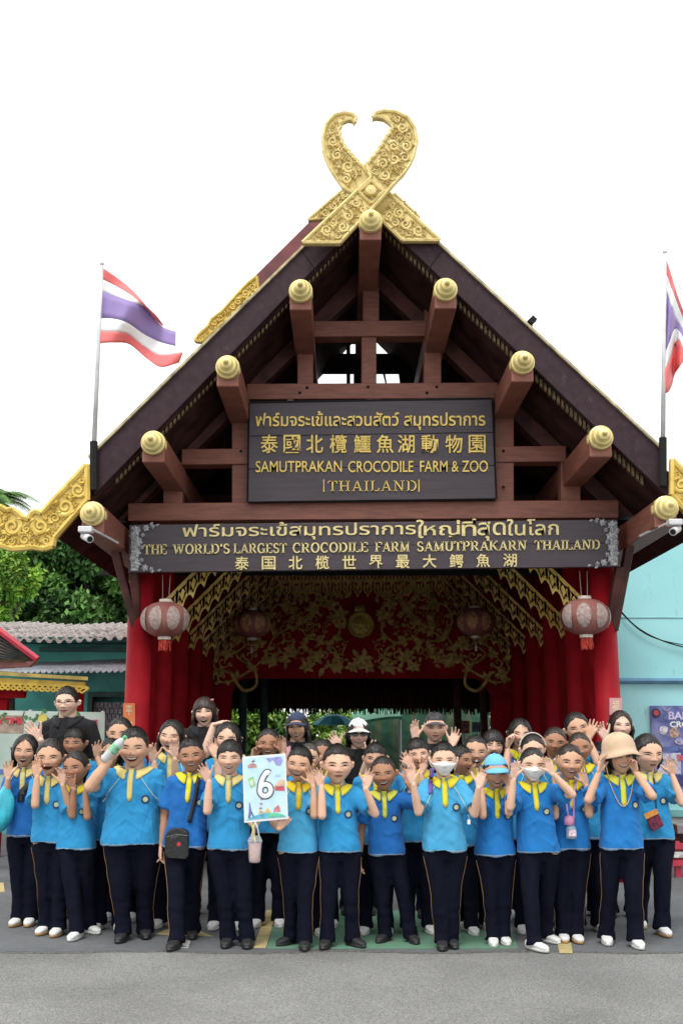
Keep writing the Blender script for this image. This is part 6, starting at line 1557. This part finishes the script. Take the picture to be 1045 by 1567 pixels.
P_('AA', 'boy with tousled hair behind the shouting dark-skinned boy', 574, 1135, 47, Y=8.3, tone='m', hair='fringe', eye=.4, mouth=(.1, 0), yaw=-4, shoe='white')
P_('BB', 'boy with a long black fringe, hand at his cheek, left of the masked boy', 638, 1128, 48, Y=8.35, tone='l', hair='fringe', L=(622, 1210, 632, 1175, 140, 'open', .16), R_=(654, 1215, 645, 1184, 80, 'cheek', .16), mouth=(.1, 0), eye=.2, smile=.8, roll=-5, shoe='white')
P_('CC', 'boy in a grey cap with hands up, back row behind the masked boy', 664, 1089, 46, Y=9.0, tone='l', hair='short', R_=(700, 1180, 690, 1143, 75, 'open', .14), L=(632, 1170, 636, 1132, 96, 'open', .12), mouth=(.08, 0), eye=.5, smile=.3, shirt=BLK, extra=[cap((.07, .07, .08), .16)])
P_('DD', 'boy with black hair turned aside, right of the masked boy', 703, 1139, 45, Y=8.3, tone='d', hair='short', yaw=48, eye=.3, mouth=(.2, 0), shoe='white')
P_('EE', 'shouting boy with cropped hair and a raised hand above the sky blue cap', 725, 1123, 51, Y=8.5, tone='m', hair='buzz', L=(708, 1216, 722, 1186, 112, 'open', .2), mouth=(.75, 1), eye=.25, smile=.6, roll=2, shoe='white')
P_('FF', 'schoolgirl with black bangs and a wide open mouth behind the sky blue cap', 752, 1115, 47, Y=8.9, tone='l', hair='bangs', hairlen=.5, mouth=(.95, 0), eye=.2, smile=.3, roll=3, shoe='white')
P_('GG', 'schoolgirl with slick hair shouting, hand cupped to her cheek, back row', 793, 1098, 47, Y=9.0, tone='l', hair='long', hairlen=.6, L=(770, 1180, 776, 1146, 84, 'cheek', .16), mouth=(.95, 1), eye=.3, smile=.4, roll=3, shoe='white', extra=[bodystrap('lanyard', [(780, 1150), (778, 1172)], .03, m_lilac)])
P_('HH', 'schoolgirl whose brow shows over the masked girl', 812, 1122, 48, Y=8.35, tone='l', hair='pulled', eye=.3, shoe='white', extra=[hairband(-.12, m_band)])
P_('II', 'frowning schoolgirl with slicked hair between two rows right of the masked girl', 846, 1111, 47, Y=8.7, tone='d', hair='pulled', mouth=(.1, 0), eye=.3, smile=.1, roll=6, yaw=-6, shoe='white', haircol=(.022, .016, .012))
P_('JJ', 'tall schoolgirl tilting her head, fingers spread, before the right columns', 880, 1088, 49, Y=9.05, bx=890, tone='m', hair='pulled', R_=(914, 1170, 899, 1131, 62, 'open', .14), mouth=(.1, 0), eye=.3, smile=.7, roll=-12, yaw=-6, shoe='white')
P_('KK', 'schoolgirl with side parted hair leaning out behind the smiling girl with the bottle', 884, 1119, 47, Y=8.4, bx=895, tone='d', hair='pulled', mouth=(.1, 0), eye=.35, smile=.3, roll=-4, yaw=-8, shoe='white', haircol=(.025, .018, .013))
P_('LL', 'woman with long brown-black hair waving behind the bucket hat', 946, 1086, 46, Y=9.0, tone='f', hair='long', hairlen=1.0, haircol=(.025, .014, .010), L=(918, 1172, 928, 1134, 125, 'open', .15), mouth=(.1, 0), eye=.45, smile=.4, yaw=-2, roll=2, adult=True, shirt=(.012, .012, .03))
P_('MM', 'tall man in a black polo shirt waving in the back row at left', 106, 1050, 48, Y=9.05, bx=106, tone='f', hair='short', L=(70, 1180, 63, 1133, 122, 'open', .16), mouth=(.06, 0), eye=.5, smile=.5, yaw=-3, roll=-2, adult=True, shirt=BLK, extra=[glasses])

# ------------------------------------------------------------------ things they hold or carry
def thingy(name, loc, label, cat): return empty(name, loc, label, cat)
# the number six card
YC = I['F']['Y'] - .27; cq = [(371, 1158), (437, 1153), (441, 1253), (374, 1259)]
cr = thingy('number_card', at(406, 1256, YC), 'white-edged travel-theme card with a big outlined number six', 'sign')
m_cw = mat('card_white', (.76, .78, .80), .5, .04); m_cb = mat('card_pale_blue', (.48, .70, .80), .5, .06, 14, col2=(.60, .78, .84))
fq = quadmap(cq, YC)
def cpoly(name, uv, m, d, parent=cr, th=.002):
    mb = MB(); mb.prism([fq(u, v, d) for u, v in uv], (0, th, 0)); return mb.build(name, m, parent)
cpoly('board', [(0, 1), (1, 1), (1, 0), (0, 0)], m_cw, 0, th=.006)
cpoly('picture', [(.035, .975), (.965, .975), (.965, .03), (.035, .03)], m_cb, .002)
m_out = mat('ink_grey', (.09, .10, .11), .6, .02)
six = vine([(.60, .70), (.575, .745), (.52, .745), (.455, .70), (.40, .62), (.375, .54), (.375, .46), (.415, .385), (.50, .355), (.585, .385), (.63, .455), (.61, .53), (.55, .575), (.48, .56), (.425, .50), (.42, .45)])
sixring = vine([(.40, .56), (.385, .47), (.42, .39), (.505, .36), (.59, .39), (.625, .465), (.59, .54), (.515, .57), (.44, .53), (.415, .465)])
for nm, r_, m_, d_ in (('numeral_outline', .0245, m_out, .003), ('numeral', .0155, m_cw, .006)):
    mb = MB(); mb.tube([fq(u, v, d_) for u, v in vine([(.61, .715), (.57, .735), (.52, .715), (.455, .65), (.405, .56), (.385, .47)])], r_, 10, flat=(1, .12))
    mb.tube([fq(.505 + .125 * math.cos(a), .465 + .088 * math.sin(a), d_) for a in np.linspace(0, 2 * math.pi, 30)], r_, 10, flat=(1, .12)); mb.build(nm, m_, cr)
pm_ = lambda n, c: mat('print_' + n, c, .6, .15, 30)
cpoly('printed_tower', [(.09, .06), (.115, .17), (.125, .30), (.14, .30), (.175, .17), (.25, .06), (.215, .06), (.17, .125), (.13, .06)], pm_('indigo', (.13, .17, .36)), .004)
cpoly('printed_hill', [(.06, .04), (.25, .095), (.45, .115), (.62, .11), (.80, .10), (.95, .05), (.95, .04)], pm_('blue', (.12, .45, .62)), .0035)
cpoly('printed_hill', [(.55, .045), (.56, .11), (.70, .11), (.85, .08), (.93, .045)], pm_('green', (.12, .55, .32)), .0042)
for k in range(6): cpoly('printed_minaret', [(.345 + .008 * k, .15 + .034 * k), (.41 + .006 * k, .15 + .034 * k), (.41 + .006 * k, .172 + .034 * k), (.345 + .008 * k, .172 + .034 * k)], pm_('violet', (.25, .18, .34)) if k % 2 else pm_('cream', (.7, .62, .6)), .004)
cpoly('printed_pyramid', [(.31, .12), (.40, .165), (.47, .135), (.54, .205), (.63, .12)], pm_('sand', (.66, .50, .22)), .0038)
cpoly('printed_temple', [(.67, .12), (.70, .19), (.75, .20), (.78, .23), (.82, .19), (.84, .12)], pm_('rose', (.62, .22, .24)), .0038)
cpoly('printed_bus', [(.72, .45), (.95, .43), (.95, .50), (.72, .515)], pm_('red', (.62, .13, .14)), .0038)
cpoly('printed_luggage', [(.72, .52), (.80, .58), (.86, .61), (.95, .60), (.95, .505)], pm_('peach', (.70, .47, .33)), .0037)
cpoly('printed_passport', [(.11, .66), (.24, .69), (.29, .55), (.17, .52)], pm_('lime', (.35, .62, .28)), .0038)
cpoly('printed_window', [(.155, .63), (.23, .645), (.255, .57), (.18, .555)], pm_('mint', (.62, .75, .6)), .0045)
cpoly('printed_map', [(.55, .95), (.62, .88), (.70, .92), (.78, .83), (.88, .82), (.93, .90), (.90, .96)], pm_('lavender', (.32, .32, .66)), .0037)
cpoly('printed_island', [(.11, .85), (.15, .88), (.25, .895), (.32, .86), (.33, .82), (.14, .82)], pm_('dusty_pink', (.48, .26, .26)), .0037)
cpoly('printed_aeroplane', [(.20, .915), (.235, .925), (.28, .95), (.26, .925), (.30, .92), (.24, .905)], m_out, .0037)
cpoly('printed_bird', [(.74, .68), (.78, .70), (.82, .685), (.87, .705), (.86, .66), (.75, .655)], pm_('sky', (.35, .50, .80)), .0037)
# iced drink in a carrier under the card
Yd = YC - .01; d0 = at(390, 1300, Yd); dr = thingy('drink_cup', d0, 'clear cup of pink iced drink hanging in a plastic carrier from the card-holder', 'drink')
m_clear = mat('clear_plastic', (.75, .78, .80), .15, .02, trans=.55, alpha=.45); m_drink = mat('pink_drink', (.62, .38, .36), .4, .2, 40, col2=(.68, .50, .46))
zt_, zb_ = at(390, 1289, Yd).z, at(390, 1319, Yd).z
mb = MB(); mb.lathe([(.03, 0), (.034, .01), (.042, zt_ - zb_ - .006)], (d0.x, Yd, zb_), n=20); mb.build('drink', m_drink, dr, smooth=True)
mb = MB(); mb.lathe([(.034, -.004), (.039, .01), (.047, zt_ - zb_), (.052, zt_ - zb_ + .004), (.05, zt_ - zb_ + .012), (.04, zt_ - zb_ + .035), (.02, zt_ - zb_ + .045)], (d0.x, Yd, zb_), n=20); mb.build('cup', m_clear, dr, smooth=True)
mb = MB(); mb.tube([at(385, 1259, Yd), at(391, 1288, Yd)], .0055, 8); mb.build('straw', mat('yellow_straw', (.72, .6, .06), .4), dr)
mb = MB()
for x0_, x1_ in ((388, 382), (394, 399)): mb.tube([at(391, 1258, Yd + .01), at(x0_, 1266, Yd), at(x1_, 1292, Yd)], .005, 6)
mb.build('carrier', mat('carrier_plastic', (.62, .66, .70), .3, trans=.2), dr)
# bottle in the heavy boy's hand
W = I['D']['arms'][-1][2]; hd = W + Vector((.03, -.03, .075)); ax = Vector((.68, -.2, .70)).normalized()
br = thingy('plastic_bottle', hd, 'clear water bottle with green label and cap, held up by the heavy boy', 'bottle')
b0 = hd - ax * .09; m_pet = mat('frosted_pet', (.72, .74, .75), .2, .03, trans=.25)
mb = MB(); mb.lathe([(.0, 0), (.028, .002), (.033, .012), (.031, .03), (.033, .05), (.033, .17), (.028, .19), (.015, .212), (.013, .222), (0, .223)], b0, ax, 20); mb.build('bottle', m_pet, br, smooth=True)
mb = MB(); mb.lathe([(.0335, .09), (.0345, .095), (.0345, .155), (.0335, .16)], b0, ax, 20); mb.build('bottle_label', mat('green_label', (.25, .56, .36), .5, .3, 40), br, smooth=True)
mb = MB(); mb.lathe([(.015, .216), (.0155, .218), (.0155, .236), (.013, .239), (0, .239)], b0, ax, 16); mb.build('cap', mat('green_cap', (.12, .5, .22), .4), br)
# crossbody bag
Yg = I['E']['Y'] - .15; m_bag = mat('black_nylon', (.012, .012, .014), .5, .2, 30, .15, 60)
bc = at(270, 1291, Yg); bg_ = thingy('crossbody_bag', bc, 'small black crossbody bag with a red mark on the hip of the dark-shirted boy', 'bag')
mb = MB(); mb.prism([at(x, y, Yg) for x, y in ((252, 1280), (257, 1271), (266, 1267), (280, 1268), (288, 1272), (289, 1310), (285, 1315), (256, 1313), (252, 1308))], (0, .07, 0)); bo = mb.build('pouch', m_bag, bg_, bevel=.012)
mb = MB(); mb.tube([at(255, 1281, Yg - .002), at(270, 1277, Yg - .004), at(288, 1279, Yg - .002)], .003, 5); mb.build('zip', mat('grey_zip', (.1, .1, .11), .4), bo)
mb = MB(); mb.lathe([(0, -.004), (.014, -.003), (.014, .001)], at(274, 1292, Yg), (0, 1, 0), 14); mb.build('red_mark', mat('red_print', (.55, .03, .05), .6), bo)
for k, (x, y) in enumerate(((262, 1283), (267, 1282), (271, 1280))):
    mb = MB(); mb.tube([at(x, y, Yg - .001), at(x + 3, y - 3, Yg - .001)], .002, 4); mb.build('print', mat('grey_print', (.3, .3, .31), .6), bo)
# turquoise carrier bag
Yt = I['A']['Y'] - .16; tb_ = thingy('carrier_bag', at(10, 1270, Yt), 'translucent turquoise plastic carrier bag at the left edge', 'bag')
mb = MB(); vs = []; n, m_ = 16, 9; prof = [(1203, 12, 5), (1210, 10, 8), (1220, 9, 14), (1232, 8, 17), (1245, 7, 18), (1256, 4, 17), (1264, 2, 13), (1270, 1, 8), (1274, 0, 3)]
for j, (y, cx_, rx) in enumerate(prof):
    c_ = at(cx_ - 2, y, Yt); rw = (at(cx_ + rx, y, Yt) - at(cx_, y, Yt)).length
    for k in range(n):
        a = 2 * math.pi * k / n; q = rw * (1 + .12 * math.sin(3 * a + j) + .07 * math.sin(7 * a)); vs.append((c_.x + q * math.cos(a), Yt + .55 * q * math.sin(a), c_.z))
mb.add(vs, [(j * n + k, j * n + (k + 1) % n, (j + 1) * n + (k + 1) % n, (j + 1) * n + k) for j in range(m_ - 1) for k in range(n)]); mb.build('bag', mat('turquoise_film', (.04, .52, .66), .3, .15, 12, .3, 30, trans=.15, stretch=(1, 1, .3)), tb_, smooth=True)
mb = MB(); mb.tube([at(6, 1204, Yt), at(9, 1196, Yt), at(14, 1204, Yt)], .006, 5); mb.build('handle', MATS['turquoise_film'], tb_)
# pink-capped bottle
Yp = I['M']['Y'] - .16; p0 = at(874, 1284, Yp); pb = thingy('water_bottle', p0, 'clear bottle with pink flip cap hanging at the waist of the smiling girl', 'bottle'); zz = lambda y: at(874, y, Yp).z - p0.z
mb = MB(); mb.lathe([(0, .0), (.036, .003), (.038, .02), (.036, zz(1268)), (.03, zz(1265)), (.02, zz(1262))], p0, n=20); mb.build('bottle', mat('pet_blue', (.42, .58, .74), .15, .05, trans=.35), pb, smooth=True)
mb = MB(); mb.lathe([(.036, zz(1262)), (.036, zz(1255)), (.03, zz(1250)), (.012, zz(1248))], p0 + Vector((-.012, 0, 0)), n=18); mb.build('flip_cap', mat('pink_cap', (.72, .30, .50), .4), pb, smooth=True)
mb = MB(); mb.prism([p0 + Vector((a, -.042, b_)) for a, b_ in ((-.026, zz(1279)), (.026, zz(1279)), (.026, zz(1269)), (-.026, zz(1269)))], (0, .01, 0)); mb.build('bottle_label', mat('label_white_pink', (.72, .55, .60), .5, .3, 60), pb)
# red pouch
Yr = I['O']['Y'] - .17; pr_ = thingy('pouch', at(1000, 1255, Yr), 'small maroon pouch with orange patterned flap hanging at the right girl\'s hip', 'pouch')
mb = MB(); mb.prism([at(x, y, Yr) for x, y in ((985, 1246), (1004, 1238), (1016, 1263), (998, 1273))], (0, .025, 0)); po = mb.build('pouch', mat('maroon_weave', (.16, .02, .05), .8, .3, 60), pr_, bevel=.006)
mb = MB(); mb.prism([at(x, y, Yr - .004) for x, y in ((984.5, 1246), (1004, 1237.5), (1007, 1245), (988, 1254))], (0, .006, 0)); mb.build('flap', mat('orange_weave', (.62, .16, .05), .8, .4, 90, col2=(.62, .4, .05)), po)
# white earbud cord by the masked boy
kc = thingy('phone_charm', at(717, 1258, 7.75), 'tiny white charm on a loop beside the masked boy\'s shirt', 'charm'); c_ = at(717, 1257, I['J']['Y'] - .12)
mb = MB(); mb.tube([c_ + Vector((-.003, 0, .045)), c_ + Vector((.004, 0, .012))], .0015, 4); mb.build('loop', m_cw, kc)
mb = MB(); mb.box(c_.x - .01, c_.x + .011, c_.y - .004, c_.y + .004, c_.z - .02, c_.z + .012); mb.build('charm', m_cw, kc, bevel=.003)
